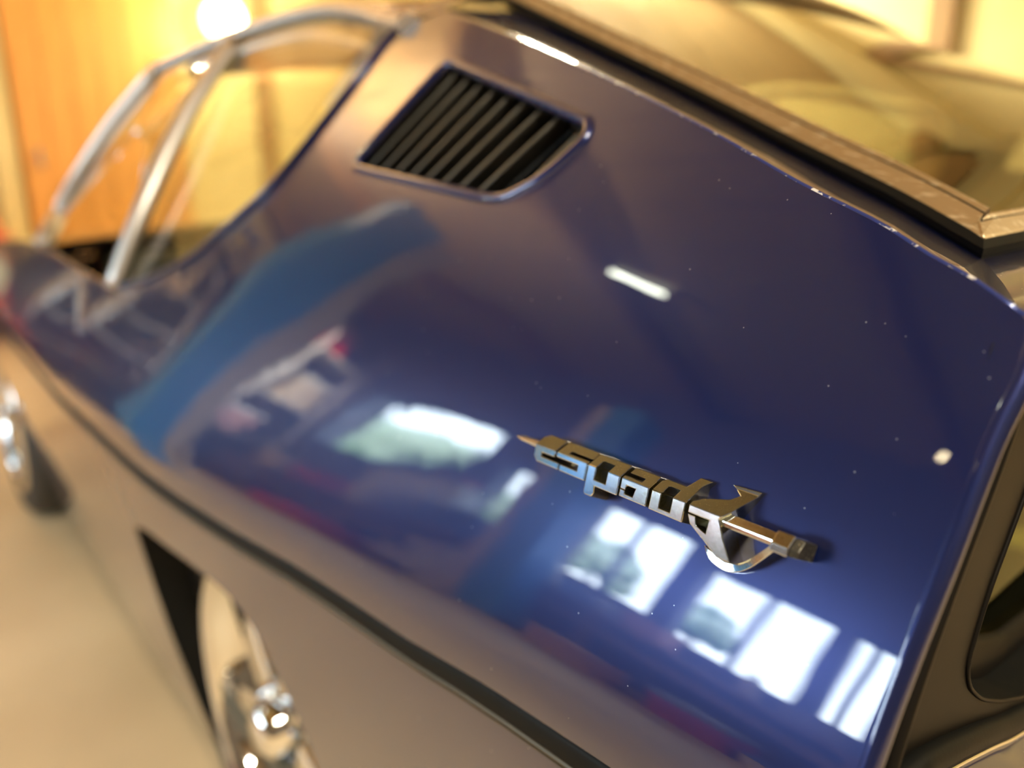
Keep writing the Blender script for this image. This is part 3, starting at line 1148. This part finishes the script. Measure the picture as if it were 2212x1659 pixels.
# roof, windscreen, window frames ------------------------------------------------
rail_pts = [(.690, .585, 1.132), (.80, .592, 1.140), (.93, .585, 1.157), (1.034, .580, 1.170), (1.137, .590, 1.172), (1.243, .610, 1.166), (1.36, .640, 1.152), (1.496, .680, 1.130)]
rl = resample(smooth_path(rail_pts, 6), 40)
rows = []
for p in rl:
    row = []
    for s_ in np.linspace(0, 1, 21):
        y = p[1] * (1 - 2 * s_)
        row.append((p[0], y, p[2] + .004 + .062 * (1 - (y / p[1]) ** 2)))
    rows.append(row)
carpart('roof', grid_mesh('roof', rows), M['paint'])
rows = [[(a, b * .97, c - .022) for a, b, c in r] for r in rows]
carpart('headlining', grid_mesh('headlining', rows, flip=True), M['headlining'])
# cant rail: closes the roof side down to the gutter, back to the rear quarter
ca = resample([p for p in rl if p[0] < 1.50], 30)
cb = resample(np.array([tuple(on_side(.664, 1.109))] + [(.705, .668, 1.106), (.76, .640, 1.118), (.84, .612, 1.132), (.936, .600, 1.155), (1.034, .596, 1.171), (1.137, .606, 1.174), (1.243, .624, 1.167), (1.36, .650, 1.153), (1.496, .684, 1.130)]), 30)
ca[0] = np.array((.640, .592, 1.116))
o = carpart('cant_rail', grid_mesh('cant_rail', [[tuple(a + (b - a) * q + np.array([0, 0, .012 * 4 * q * (1 - q)])) for q in np.linspace(0, 1, 7)] for a, b in zip(ca, cb)]), M['paint'])
mirrored(o)
# upper hatch frame across the car
sweep('hatch_header', [(.700 - .01 * (1 - (y / .58) ** 2), y, 1.146 + .062 * (1 - (y / .58) ** 2)) for y in np.linspace(.58, -.58, 25)], circ(.016, 8, .010), M['trim_metal'], CAR, True)

apil = smooth_path([(1.700, .864, .824), (1.72, .845, .85), (1.76, .812, .89), (1.685, .782, .959), (1.60, .735, 1.045), (1.496, .680, 1.130)], 6)
rail_l = smooth_path([(1.496, .680, 1.130), (1.36, .645, 1.152), (1.243, .620, 1.164), (1.137, .602, 1.171), (1.034, .592, 1.168), (.936, .596, 1.152), (.84, .610, 1.128), (.76, .645, 1.112), (.705, .672, 1.100)], 6)
bpil = smooth_path([(1.165, .872, .803), (1.165, .815, .92), (1.20, .735, 1.04), (1.240, .640, 1.150)], 6)
beltp = [tuple(np.array(on_side(x, z, .002))) for x, z in winc + beltc[1:]]
for nm, pth, rr, m in (('window_pillar', apil, .017, 'satin'), ('roof_gutter', rail_l, .014, 'satin'), ('door_pillar', bpil, .016, 'satin'), ('window_surround', beltp, .0042, 'paint')):
    o = sweep(nm, [tuple(p) for p in pth], circ(rr, 10, rr * .75), M[m], CAR, True)
    mirrored(o)
# a second, inner frame bar under the gutter
inner_b = [(p[0], p[1] + .022, p[2] - .034) for p in rail_l[6:-4]]
o = sweep('window_frame_bar', inner_b, circ(.009, 8), M['satin'], CAR, True)
mirrored(o)


def ruled(name, A, B, m, n=16, bulge=.012):
    A, B = resample(A, n), resample(B, n)
    rows = []
    for s_ in np.linspace(0, 1, 8):
        rows.append([tuple(a + (b - a) * s_ + np.array([0, bulge * 4 * s_ * (1 - s_), 0])) for a, b in zip(A, B)])
    return link(name, grid_mesh(name, rows), m, CAR, True)


quarter_low = [on_side(x, z, -.004) for x, z in winc[::-1]]            # from the door pillar back and up
quarter_top = [tuple(p) for p in rail_l if p[0] < 1.235]
o = ruled('quarter_glass', quarter_low, quarter_top, M['glass'], 24)
mirrored(o)
door_low = [on_side(x, z, -.004) for x, z in beltc]
door_top = [tuple(p) for p in bpil[-1:]] + [tuple(p) for p in rail_l[::-1] if p[0] > 1.25] + [tuple(p) for p in apil[::-1]]
o = ruled('door_glass', [tuple(p) for p in bpil], [tuple(p) for p in resample([rail_l[k] for k in range(10, -1, -1)] + list(apil[::-1]), 25)], M['glass'], 24)
mirrored(o)
# windscreen
rows = []
for p in resample(apil, 16):
    row = []
    for s_ in np.linspace(0, 1, 17):
        y = p[1] * (1 - 2 * s_)
        row.append((p[0] + .16 * (1 - (y / p[1]) ** 2), y, p[2] + .012 * (1 - (y / p[1]) ** 2)))
    rows.append(row)
carpart('windscreen', grid_mesh('windscreen', rows), M['glass'])
# bonnet and nose
rows = []
for x in np.linspace(1.691, 3.14, 20):
    zt = float(np.interp(x, [1.691, 1.9, 2.1, 2.5, 2.9, 3.1, 3.14], [.8246, .820, .806, .780, .735, .70, .66]))
    yw = float(Ys(x, zt))
    row = []
    for s_ in np.linspace(0, 1, 21):
        y = yw * (1 - 2 * s_)
        q = 1 - (y / yw) ** 2
        row.append((x + .16 * q * (1 - (x - 1.691) / 1.449) + .08 * q * (x - 1.691) / 1.449, y, zt + .035 * q * min(1, (3.16 - x) * 4)))
    rows.append(row)
carpart('bonnet', grid_mesh('bonnet', rows), M['paint'])
rows = []
for z in np.linspace(.66, .22, 8):
    yw = .80
    rows.append([(3.14 + .08 * (1 - (y / yw) ** 2) - .05 * (1 - (z - .22) / .44), y, z) for y in np.linspace(yw, -yw, 17)])
carpart('nose', grid_mesh('nose', rows), M['paint'])
for s in (1, -1):
    lathe('headlight', [(.001, .05), (.06, .045), (.075, .02), (.08, 0), (.08, -.03)], M['headlamp'], CAR, 20, 'Y', (0, 0, 0))
    hl = bpy.context.scene.collection.objects[-1]
    hl.location = (3.20 - 1.4, s * .58, .60)
    hl.rotation_euler = (0, 0, math.radians(-90))
box('underbody', .30, 3.0, -.62, .62, .15, .20, M['black'], CAR, 0, True)
# firewall and rear bulkhead so that the cabin is not hollow
box('cabin_floor', .60, 2.1, -.84, .84, .21, .25, M['seat'], CAR, 0, True)
box('rear_shelf', .16, .86, -.66, .66, .80, .86, M['headlining'], CAR, .01, True)
box('dashboard', 1.70, 1.92, -.74, .74, .60, .795, M['seat'], CAR, .02, True)
for s in (1, -1):
    st = empty('front_seat', (1.22 - 1.4, s * .36, .25), '', '')
    del st['label'], st['category']
    st.parent = CAR
    box('seat_cushion', -.22, .26, -.22, .22, .04, .20, M['seat'], st, .03)
    bm = bmesh.new()
    box_bm(bm, -.06, .06, -.22, .22, .18, .60, Matrix.Rotation(-.28, 4, 'Y'))
    link('seat_back', from_bm(bm, 'seat_back', .03), M['seat'], st)
    bm = bmesh.new()
    box_bm(bm, -.04, .04, -.12, .12, .62, .74, Matrix.Rotation(-.28, 4, 'Y'))
    link('headrest', from_bm(bm, 'headrest', .02), M['seat'], st)
ring = [(.0, .17 * math.cos(a), .17 * math.sin(a)) for a in np.linspace(0, 2 * math.pi, 28, endpoint=False)]
Mst = Matrix.Translation((1.60, .36, .72)) @ Matrix.Rotation(-.45, 4, 'Y')
sweep('steering_wheel', [tuple(Mst @ Vector(p)) for p in ring], circ(.012, 8), M['rubber'], CAR, True, closed=True, up=(1, 0, 0))

# wheels -------------------------------------------------------------------------
def wheel(x, y, s):
    w = empty('wheel', (x - 1.4, y, .30), '', '')
    del w['label'], w['category']
    w.parent = CAR
    R_, r_ = .30, .222
    wd = .095
    lathe('tyre', [(r_, -wd * s), (R_ - .035, -wd * s), (R_ - .008, -(wd - .016) * s), (R_, -.06 * s), (R_, .06 * s), (R_ - .008, (wd - .016) * s), (R_ - .03, wd * s), (r_ + .012, (wd - .004) * s), (r_, (wd - .012) * s)], M['tyre'], w, 48, 'Y')
    lathe('rim', [(r_ + .004, (wd - .012) * s), (r_ + .004, (wd + .002) * s), (r_ - .010, (wd + .004) * s), (r_ - .016, (wd - .020) * s), (r_ - .03, (wd - .055) * s), (.10, (wd - .065) * s), (.085, (wd - .04) * s), (.05, (wd - .03) * s), (.001, (wd - .03) * s)], M['chrome'], w, 40, 'Y')
    lathe('hub_cap', [(.036, (wd - .03) * s), (.034, (wd + .005) * s), (.02, (wd + .015) * s), (.001, (wd + .015) * s)], M['chrome'], w, 16, 'Y')
    for k in range(5):
        a = 2 * math.pi * k / 5 + .35
        bm = bmesh.new()
        y0_, y1_ = sorted(((wd - .06) * s, (wd - .012) * s))
        box_bm(bm, .05, r_ - .012, y0_, y1_, -.030, .030, Matrix.Rotation(a, 4, 'Y'))
        link('spoke', from_bm(bm, 'spoke', .008), M['chrome'], w)


for s in (1, -1):
    wheel(.80, s * .755, s)
    wheel(2.50, s * .800, s)

# ------------------------------------------------------------------ front wall: door, wall lamp
door = struct(box('door_1', 7.40, 7.46, -1.27, .02, 0.01, 2.62, M['orange_wood'], bevel=.006))
for k in range(6):
    y = -1.255 + k * .2125
    box('plank', 7.375, 7.40, y, y + .205, .03, 2.60, M['orange_wood'], door, .005)
box('door_handle', 7.34, 7.375, -.12, -.09, .98, 1.14, M['chrome'], door, .006)
n_t += 1
struct(box('trim_%d' % n_t, 7.36, 7.5, .06, .22, 0, 2.9, M['plaster'], bevel=.006))
n_t += 1
struct(box('trim_%d' % n_t, 7.40, 7.5, .40, .60, 0, RZ - .2, M['lift_grey'], bevel=.006))

n_t += 1
struct(box('trim_%d' % n_t, 7.41, 7.5, -2.12, -1.98, 0, RZ - .2, M['timber'], bevel=.006))

wl_ = empty('wall_lamp', tuple(LAMP + Vector((.34, 0, 0))), 'glowing opal globe lamp on the yellow front wall beside the orange door', 'lamp')
lathe('wall_plate', [(.001, 0), (.07, 0), (.07, .02), (.03, .03), (.02, .03)], M['chrome'], wl_, 16)
wl_.children[0].rotation_euler = (0, math.radians(-90), 0)
box('bracket', -.16, -.02, -.012, .012, -.012, .012, M['chrome'], wl_, .003)
bm = bmesh.new()
bmesh.ops.create_uvsphere(bm, u_segments=24, v_segments=16, radius=.17, matrix=Matrix.Translation((-.33, 0, 0)))
link('globe', from_bm(bm, 'globe', 0, True), M['lamp_glow'], wl_)

# pendant bulb, added uplighter, one known tube and three added ones
pb = empty('pendant_bulb', tuple(BULB), 'bare warm bulb hanging from the ceiling near the windows', 'lamp')
lathe('bulb', [(.001, -.02), (.010, -.017), (.014, -.006), (.013, .008), (.012, .035), (.012, .05)], M['bulb_glow'], pb, 16)
lathe('socket', [(.02, .045), (.022, .10), (.01, .12), (.001, .12)], M['dark_plastic'], pb, 12)
lathe('cord', [(.0015, .11), (.0015, RZ - .021 - BULB.z)], M['dark_plastic'], pb, 6)
pg = empty('added_uplighter', tuple(ADDED_UPLIGHT), 'added dark bowl uplighter, unseen, hanging from the ceiling beside the lift column', 'lamp')
lathe('bowl', [(.001, -.11), (.06, -.10), (.13, -.05), (.17, .02), (.165, .022), (.125, -.04), (.058, -.088), (.001, -.098)], M['dark_plastic'], pg, 28)
bm = bmesh.new()
bmesh.ops.create_uvsphere(bm, u_segments=16, v_segments=10, radius=.045, matrix=Matrix.Translation((0, 0, -.03)))
link('bulb', from_bm(bm, 'bulb', 0, True), M['lamp_glow'], pg)
for k in range(3):
    a = 2.1 * k
    sweep('chain', [(.165 * math.cos(a), .165 * math.sin(a), .02), (.02 * math.cos(a), .02 * math.sin(a), RZ - .02 - ADDED_UPLIGHT.z)], circ(.003, 6), M['dark_plastic'], pg)
TUBE_LABELS = ['short fluorescent batten on the ceiling on the window side', 'added suspended fluorescent batten farther ahead beyond the car roof', 'added long fluorescent batten, unseen, on the ceiling behind the car on the window side', 'added long fluorescent batten, unseen, on the ceiling behind the car on the yellow wall side']
for (loc, ang), lab, ln in zip(TUBES, TUBE_LABELS, (.4, 1.2, 1.2, 1.2)):
    t = empty('tube_or_fill_light', loc, lab, 'light', None, math.radians(ang))
    box('housing', -ln / 2 - .03, ln / 2 + .03, -.035, .035, -.045, 0.0, M['white_plastic'], t, .006)
    rows = [[(x, .014 * math.cos(a), -.066 + .014 * math.sin(a)) for a in np.linspace(0, 2 * math.pi, 10, endpoint=False)] for x in (-ln / 2, ln / 2)]
    link('tube', grid_mesh('tube', rows, closed=True), M['tube_glow'], t)
    if loc[2] < 3.0:
        for q in (-.4, .4):
            box('hanger', q - .004, q + .004, -.004, .004, 0, RZ - .02 - loc[2], M['chrome'], t)
    for s in (-1, 1):
        box('end_cap', s * (ln / 2 + .012) - .014, s * (ln / 2 + .012) + .014, -.018, .018, -.085, -.040, M['white_plastic'], t, .003)


# ------------------------------------------------------------------ two post lift on the window side
def lift_column(x, y, s, label, rz=0.0):
    """s: the side of the blue cover"""
    t = empty('lift_column', (x, y, 0), label, 'vehicle lift', 'columns of the two post lift', rz)

    def b(name, x0, x1, ya, yb, z0, z1, m, bev):
        ya, yb = sorted((s * ya, s * yb))
        return box(name, x0, x1, ya, yb, z0, z1, m, t, bev)
    b('base_plate', -.20, .20, -.22, .32, 0, .02, M['lift_grey'], .003)
    b('blue_cover', -.12, .12, 0, .28, .02, 2.40, M['lift_blue'], .02)
    b('carriage_rail', -.10, .10, -.15, 0, .02, 2.36, M['lift_grey'], .01)
    b('carriage', -.13, .13, -.20, -.152, .25, .62, M['lift_grey'], .01)
    b('lift_arm', -.05, .50, -.28, -.20, .30, .38, M['lift_blue'], .01)
    return t


lift_column(3.06, 1.91, -1, 'blue and grey lift column nearer the car')
lift_column(3.06, 3.46, 1, 'blue and grey lift column in front of the workbench', math.radians(90))

# ------------------------------------------------------------------ workbench along the windows and its things
wb = empty('workbench', (3.3, 3.80, 0), 'long wooden workbench under the garage windows', 'workbench')
bz = .72
for k in range(3):
    box('plank', -2.3, 2.3, -.04 + k * .14, .095 + k * .14, bz - .045, bz, M['bench_top'], wb, .004)
for x in (-2.2, -.75, .75, 2.2):
    box('leg', x - .04, x + .04, -.03, .04, 0, bz - .045, M['bench_top'], wb, .004)
    box('leg', x - .04, x + .04, .30, .36, 0, bz - .045, M['bench_top'], wb, .004)
box('rail', -2.2, 2.2, -.02, .01, .52, .60, M['bench_top'], wb, .004)


def bottle(x, y, z, r, h, m, capm, label, cat='bottle', name='bottle', group=None):
    t = empty(name, (x, y, z), label, cat, group)
    lathe('body', [(.001, 0), (r * .95, 0), (r, h * .03), (r, h * .62), (r * .85, h * .72), (r * .38, h * .82), (r * .36, h * .9)], m, t, 18)
    lathe('cap', [(r * .42, h * .88), (r * .42, h), (.001, h)], capm, t, 14)
    return t


def crate(x, y, z, sx, sy, h, m, label, name='storage_box', cat='box', lidm=None, rz=0.0):
    t = empty(name, (x, y, z), label, cat, None, rz)
    box('body', -sx / 2, sx / 2, -sy / 2, sy / 2, 0, h * .86, m, t, .006)
    box('lid', -sx / 2 - .006, sx / 2 + .006, -sy / 2 - .006, sy / 2 + .006, h * .86, h, lidm or m, t, .005)
    return t


def toolbox(x, y, z, sx, sy, h, m, label, rz=0.0):
    t = empty('toolbox', (x, y, z), label, 'toolbox', None, rz)
    box('body', -sx / 2, sx / 2, -sy / 2, sy / 2, 0, h * .7, m, t, .008)
    box('lid', -sx / 2, sx / 2, -sy / 2, sy / 2, h * .71, h * .9, m, t, .012)
    box('latch', -.03, .03, -sy / 2 - .012, -sy / 2, h * .60, h * .80, M['chrome'], t, .003)
    sweep('handle', [(-sx * .2, 0, h * .89), (-sx * .18, 0, h * 1.1), (sx * .18, 0, h * 1.1), (sx * .2, 0, h * .89)], circ(.01, 8), M['dark_plastic'], t)
    return t


crate(1.35, 3.95, bz, .30, .24, .12, M['grey_plastic'], 'low grey plastic box on the bench under the first window')
bottle(1.72, 3.98, bz, .05, .20, M['white_plastic'], M['pink_plastic'], 'white bottle with a pink cap on the bench under the first window')
crate(2.30, 3.95, bz, .26, .22, .17, M['pink_plastic'], 'pale pink box on the bench between the first two windows')
crate(2.78, 3.95, bz, .34, .24, .13, M['grey_plastic'], 'grey box with a white lid on the bench under the second window', lidm=M['white_plastic'])
bottle(3.15, 3.95, bz, .06, .27, M['white_plastic'], M['white_plastic'], 'all white bottle on the bench between second and third window')
crate(3.55, 3.92, bz, .28, .22, .14, M['orange_card'], 'orange brown carton on the bench under the third window')
crate(3.92, 3.92, bz, .22, .20, .26, M['blue_plastic'], 'blue box on the bench under the third window')
toolbox(4.62, 3.92, bz, .42, .22, .20, M['red_enamel'], 'red toolbox on the bench under the fourth window')
bottle(4.26, 3.95, bz, .09, .62, M['white_plastic'], M['red_enamel'], 'tall white bottle with a red cap beside the red toolbox')
crate(5.20, 3.92, bz, .30, .24, .20, M['cream'], 'cream carton at the far end of the workbench', lidm=M['white_plastic'])
toolbox(3.80, 3.36, 0, .56, .36, .46, M['red_enamel'], 'large red tool chest standing on the floor before the bench')
crate(2.25, 3.42, 0, .42, .34, .34, M['orange_card'], 'orange brown carton standing on the floor before the bench')
crate(1.55, 3.45, 0, .36, .30, .40, M['red_enamel'], 'red crate with a grey lid on the floor before the bench', lidm=M['grey_plastic'])
crate(1.12, 3.45, 0, .34, .30, .28, M['cream'], 'cream carton with a blue lid on the floor at the near bench end', lidm=M['blue_plastic'])

# shelf rack in the far corner
sr = empty('shelf_rack', (6.25, 3.82, 0), 'open grey shelf rack in the far corner by the windows', 'shelf')
for x in (-.50, .50):
    for y in (-.32, .32):
        box('upright', x - .02, x + .02, y - .02, y + .02, 0, 2.5, M['lift_grey'], sr, .003)
SH = (.45, .95, 1.50, 2.20)
for z in SH:
    box('shelf', -.52, .52, -.34, .34, z - .03, z, M['lift_grey'], sr, .004)
things = [(1.50, -.16, -.26, 'bottle', M['white_plastic'], M['white_plastic'], .16, .58, 'big white canister on the third shelf of the rack, near end'),
          (1.50, -.14, .16, 'crate', M['cream'], M['white_plastic'], .34, .44, 'cream box with a white lid on the third shelf of the rack'),
          (1.50, .30, -.10, 'crate', M['orange_card'], None, .30, .40, 'orange brown carton on the third shelf of the rack, far end'),
          (.95, -.25, -.14, 'crate', M['pink_plastic'], M['white_plastic'], .36, .30, 'pale pink box with a white lid on the second shelf of the rack'),
          (.95, .22, -.10, 'bottle', M['white_plastic'], M['red_enamel'], .12, .40, 'white canister with a red cap on the second shelf of the rack'),
          (2.20, -.10, -.12, 'crate', M['red_enamel'], M['pink_plastic'], .40, .34, 'red box with a pink lid on top of the shelf rack'),
          (.45, 0, -.12, 'crate', M['blue_plastic'], None, .40, .34, 'blue box on the lowest shelf of the rack')]
for z, dx, dy, kind, m1, m2, s_, h, lab in things:
    if kind == 'bottle':
        bottle(6.25 + dx, 3.82 + dy, z, s_, h, m1, m2, lab, 'canister', 'canister')
    else:
        crate(6.25 + dx, 3.82 + dy, z, s_, s_ * .9, h, m1, lab, lidm=m2)

# ------------------------------------------------------------------ red car in front of ours, far left
RC = empty('car', (5.95, 1.12, 0), 'red car parked ahead by the far wall', 'car')
prof = [(-1.15, .30), (-1.20, .48), (-1.16, .70), (-1.05, .80), (-.55, .84), (-.30, 1.16), (.45, 1.20), (.95, .88), (1.45, .80), (1.55, .62), (1.55, .32)]
pp = [p for p in smooth_path(prof, 4)]
rows = []
for y in (-.78, -.74, -.62, 0, .62, .74, .78):
    k = {.78: .86, .74: .95, .62: 1.0, 0: 1.015}[abs(y)]
    rows.append([(x * (1 if abs(y) < .75 else .985), y * (1 - .12 * max(0, (z - .84) / .36)), .32 + (z - .32) * k) for x, z in pp])
bm = bmesh.new()
vv = [[bm.verts.new(p) for p in r] for r in rows]
for i in range(len(vv) - 1):
    for j in range(len(vv[0])):
        j2 = (j + 1) % len(vv[0])
        bm.faces.new([vv[i][j], vv[i][j2], vv[i + 1][j2], vv[i + 1][j]])
bm.faces.new(vv[0][::-1])
bm.faces.new(vv[-1])
link('body', from_bm(bm, 'body', 0, True), M['red_paint'], RC)
RC.scale = (.92, .84, .82)
for s in (-1, 1):
    bm = bmesh.new()
    bmesh.ops.create_uvsphere(bm, u_segments=20, v_segments=12, radius=.09, matrix=Matrix.Translation((-1.16, s * .52, .62)) @ Matrix.Scale(.4, 4, (1, 0, 0)))
    link('headlight', from_bm(bm, 'headlight', 0, True), M['headlamp'], RC)
bm = bmesh.new()
for x0, x1, z0, z1 in ((-.40, -.60, 1.14, .86),):
    v = [bm.verts.new(p) for p in ((x1 - .02, -.62, z1), (x1 - .02, .62, z1), (x0 + .03, .58, z0), (x0 + .03, -.58, z0))]
    bm.faces.new(v)
    v = [bm.verts.new(p) for p in ((x1 + .02, -.62, z1 - .02), (x1 + .02, .62, z1 - .02), (x0 + .07, .58, z0 - .02), (x0 + .07, -.58, z0 - .02))]
    bm.faces.new(v[::-1])
link('windscreen', from_bm(bm, 'windscreen'), M['headlamp'], RC)  # pale mint windscreen colour stands for window light reflected in it
for x in (-.78, .98):
    for s in (-1, 1):
        lathe('wheel', [(.001, -.09), (.28, -.09), (.29, -.05), (.29, .05), (.28, .09), (.18, .09), (.16, .07), (.001, .08)], M['tyre'], RC, 24, 'Y', (x, s * .70, .29))
box('bumper', -1.27, -1.20, -.70, .70, .38, .47, M['chrome'], RC, .02)

# low shelf with small things on the front wall, far left
ws = empty('wall_shelf', (7.36, 1.25, 1.28), 'narrow brown wall shelf beyond the red car', 'shelf')
box('board', -.12, .14, -.6, .6, -.03, 0, M['timber'], ws, .004)
for y in (-.45, .45):
    box('bracket', -.08, .14, y - .012, y + .012, -.18, -.03, M['timber'], ws, .003)
crate(7.34, .86, 1.28, .18, .16, .20, M['red_enamel'], 'small red tin on the wall shelf, nearest the orange door', 'tin', 'tin')
bottle(7.34, 1.10, 1.28, .05, .26, M['green_glass'], M['dark_plastic'], 'green bottle with a dark cap on the wall shelf')
crate(7.34, 1.36, 1.28, .20, .18, .16, M['dark_plastic'], 'small dark box on the wall shelf beyond the green bottle')
bottle(7.34, 1.62, 1.28, .05, .22, M['yellow_plastic'], M['red_enamel'], 'yellow bottle with a red cap on the wall shelf')

# ------------------------------------------------------------------ more things near the far wall
ld = empty('stepladder', (6.55, 2.30, 0), 'pale aluminium stepladder standing by the far wall', 'ladder')
for s in (-1, 1):
    sweep('ladder_rail', [(-.32, s * .26, 0), (.02, s * .17, 2.0)], [(-.03, -.012), (.03, -.012), (.03, .012), (-.03, .012)], M['satin'], ld)
    sweep('rear_leg', [(.34, s * .24, 0), (.06, s * .16, 1.96)], [(-.02, -.012), (.02, -.012), (.02, .012), (-.02, .012)], M['satin'], ld)
for k in range(7):
    z = .25 + .25 * k
    x = -.32 + .34 * z / 2.0
    w = .25 - .09 * z / 2.0
    box('rung', x - .045, x + .045, -w, w, z - .012, z + .012, M['satin'], ld, .003)
box('top_cap', -.06, .12, -.19, .19, 1.98, 2.03, M['blue_plastic'], ld, .006)
ld.scale = (1, 1.1, 1.3)
bottle(6.55, 3.02, 0, .22, .92, M['white_plastic'], M['blue_plastic'], 'tall white drum with a blue cap on the floor by the far wall', 'drum', 'drum')
crate(5.72, 3.10, 0, .30, .30, .30, M['grey_plastic'], 'grey box with a pink lid on the floor beside the white drum', lidm=M['pink_plastic'])

lk = empty('locker', (7.2, 2.56, 0), 'dark steel locker behind the stepladder', 'locker')
box('body', -.25, .28, -.62, .62, .05, 2.3, M['dark_plastic'], lk, .006)
for q in (-.31, .31):
    box('door', -.27, -.252, q - .295, q + .295, .10, 2.26, M['dark_plastic'], lk, .004)
    box('handle', -.29, -.27, q - .02, q + .02, 1.1, 1.25, M['chrome'], lk, .003)
box('plinth', -.22, .26, -.60, .60, 0, .05, M['dark_plastic'], lk)
TYRE_LABELS = ['lowest tyre of the stack by the lift', 'second tyre from the floor in the stack by the lift', 'third tyre from the floor in the stack by the lift', 'topmost tyre of the stack by the lift']
for k, lab in enumerate(TYRE_LABELS):
    t = empty('tyre', (4.75, 2.12, .19 * k), lab, 'tyre', 'tyres stacked by the lift')
    lathe('carcass', [(.20, .02), (.27, .0), (.31, .02), (.325, .05), (.325, .13), (.31, .165), (.27, .185), (.20, .165), (.185, .09), (.20, .02)], M['tyre'], t, 32)

# shaded spot lamp, added unseen to brighten the things on the shelf rack
sl = empty('added_spot', (5.05, 2.95, 2.40), 'added dark shaded spot lamp, unseen, hanging on a rod and aimed at the shelf rack', 'lamp')
aim = (Vector((6.15, 3.72, 1.75)) - Vector((5.05, 2.95, 2.40))).normalized()
q = aim.to_track_quat('-Z', 'Y')
sh = lathe('shade', [(.001, .10), (.03, .10), (.05, .06), (.085, -.05), (.081, -.05), (.046, .055), (.001, .075)], M['dark_plastic'], sl, 20)
sh.rotation_euler = q.to_euler()
lathe('rod', [(.006, .05), (.006, RZ - .021 - 2.40), (.001, RZ - .021 - 2.40)], M['dark_plastic'], sl, 8)
d = bpy.data.lights.new('added_spot_light', 'SPOT')
d.energy = 420
d.color = (1.0, 0.95, 0.86)
d.spot_size = math.radians(62)
d.spot_blend = .5
d.shadow_soft_size = .03
o = bpy.data.objects.new('added_spot_light', d)
o.location = Vector((5.05, 2.95, 2.40)) + aim * .03
o.rotation_euler = q.to_euler()
col.objects.link(o)
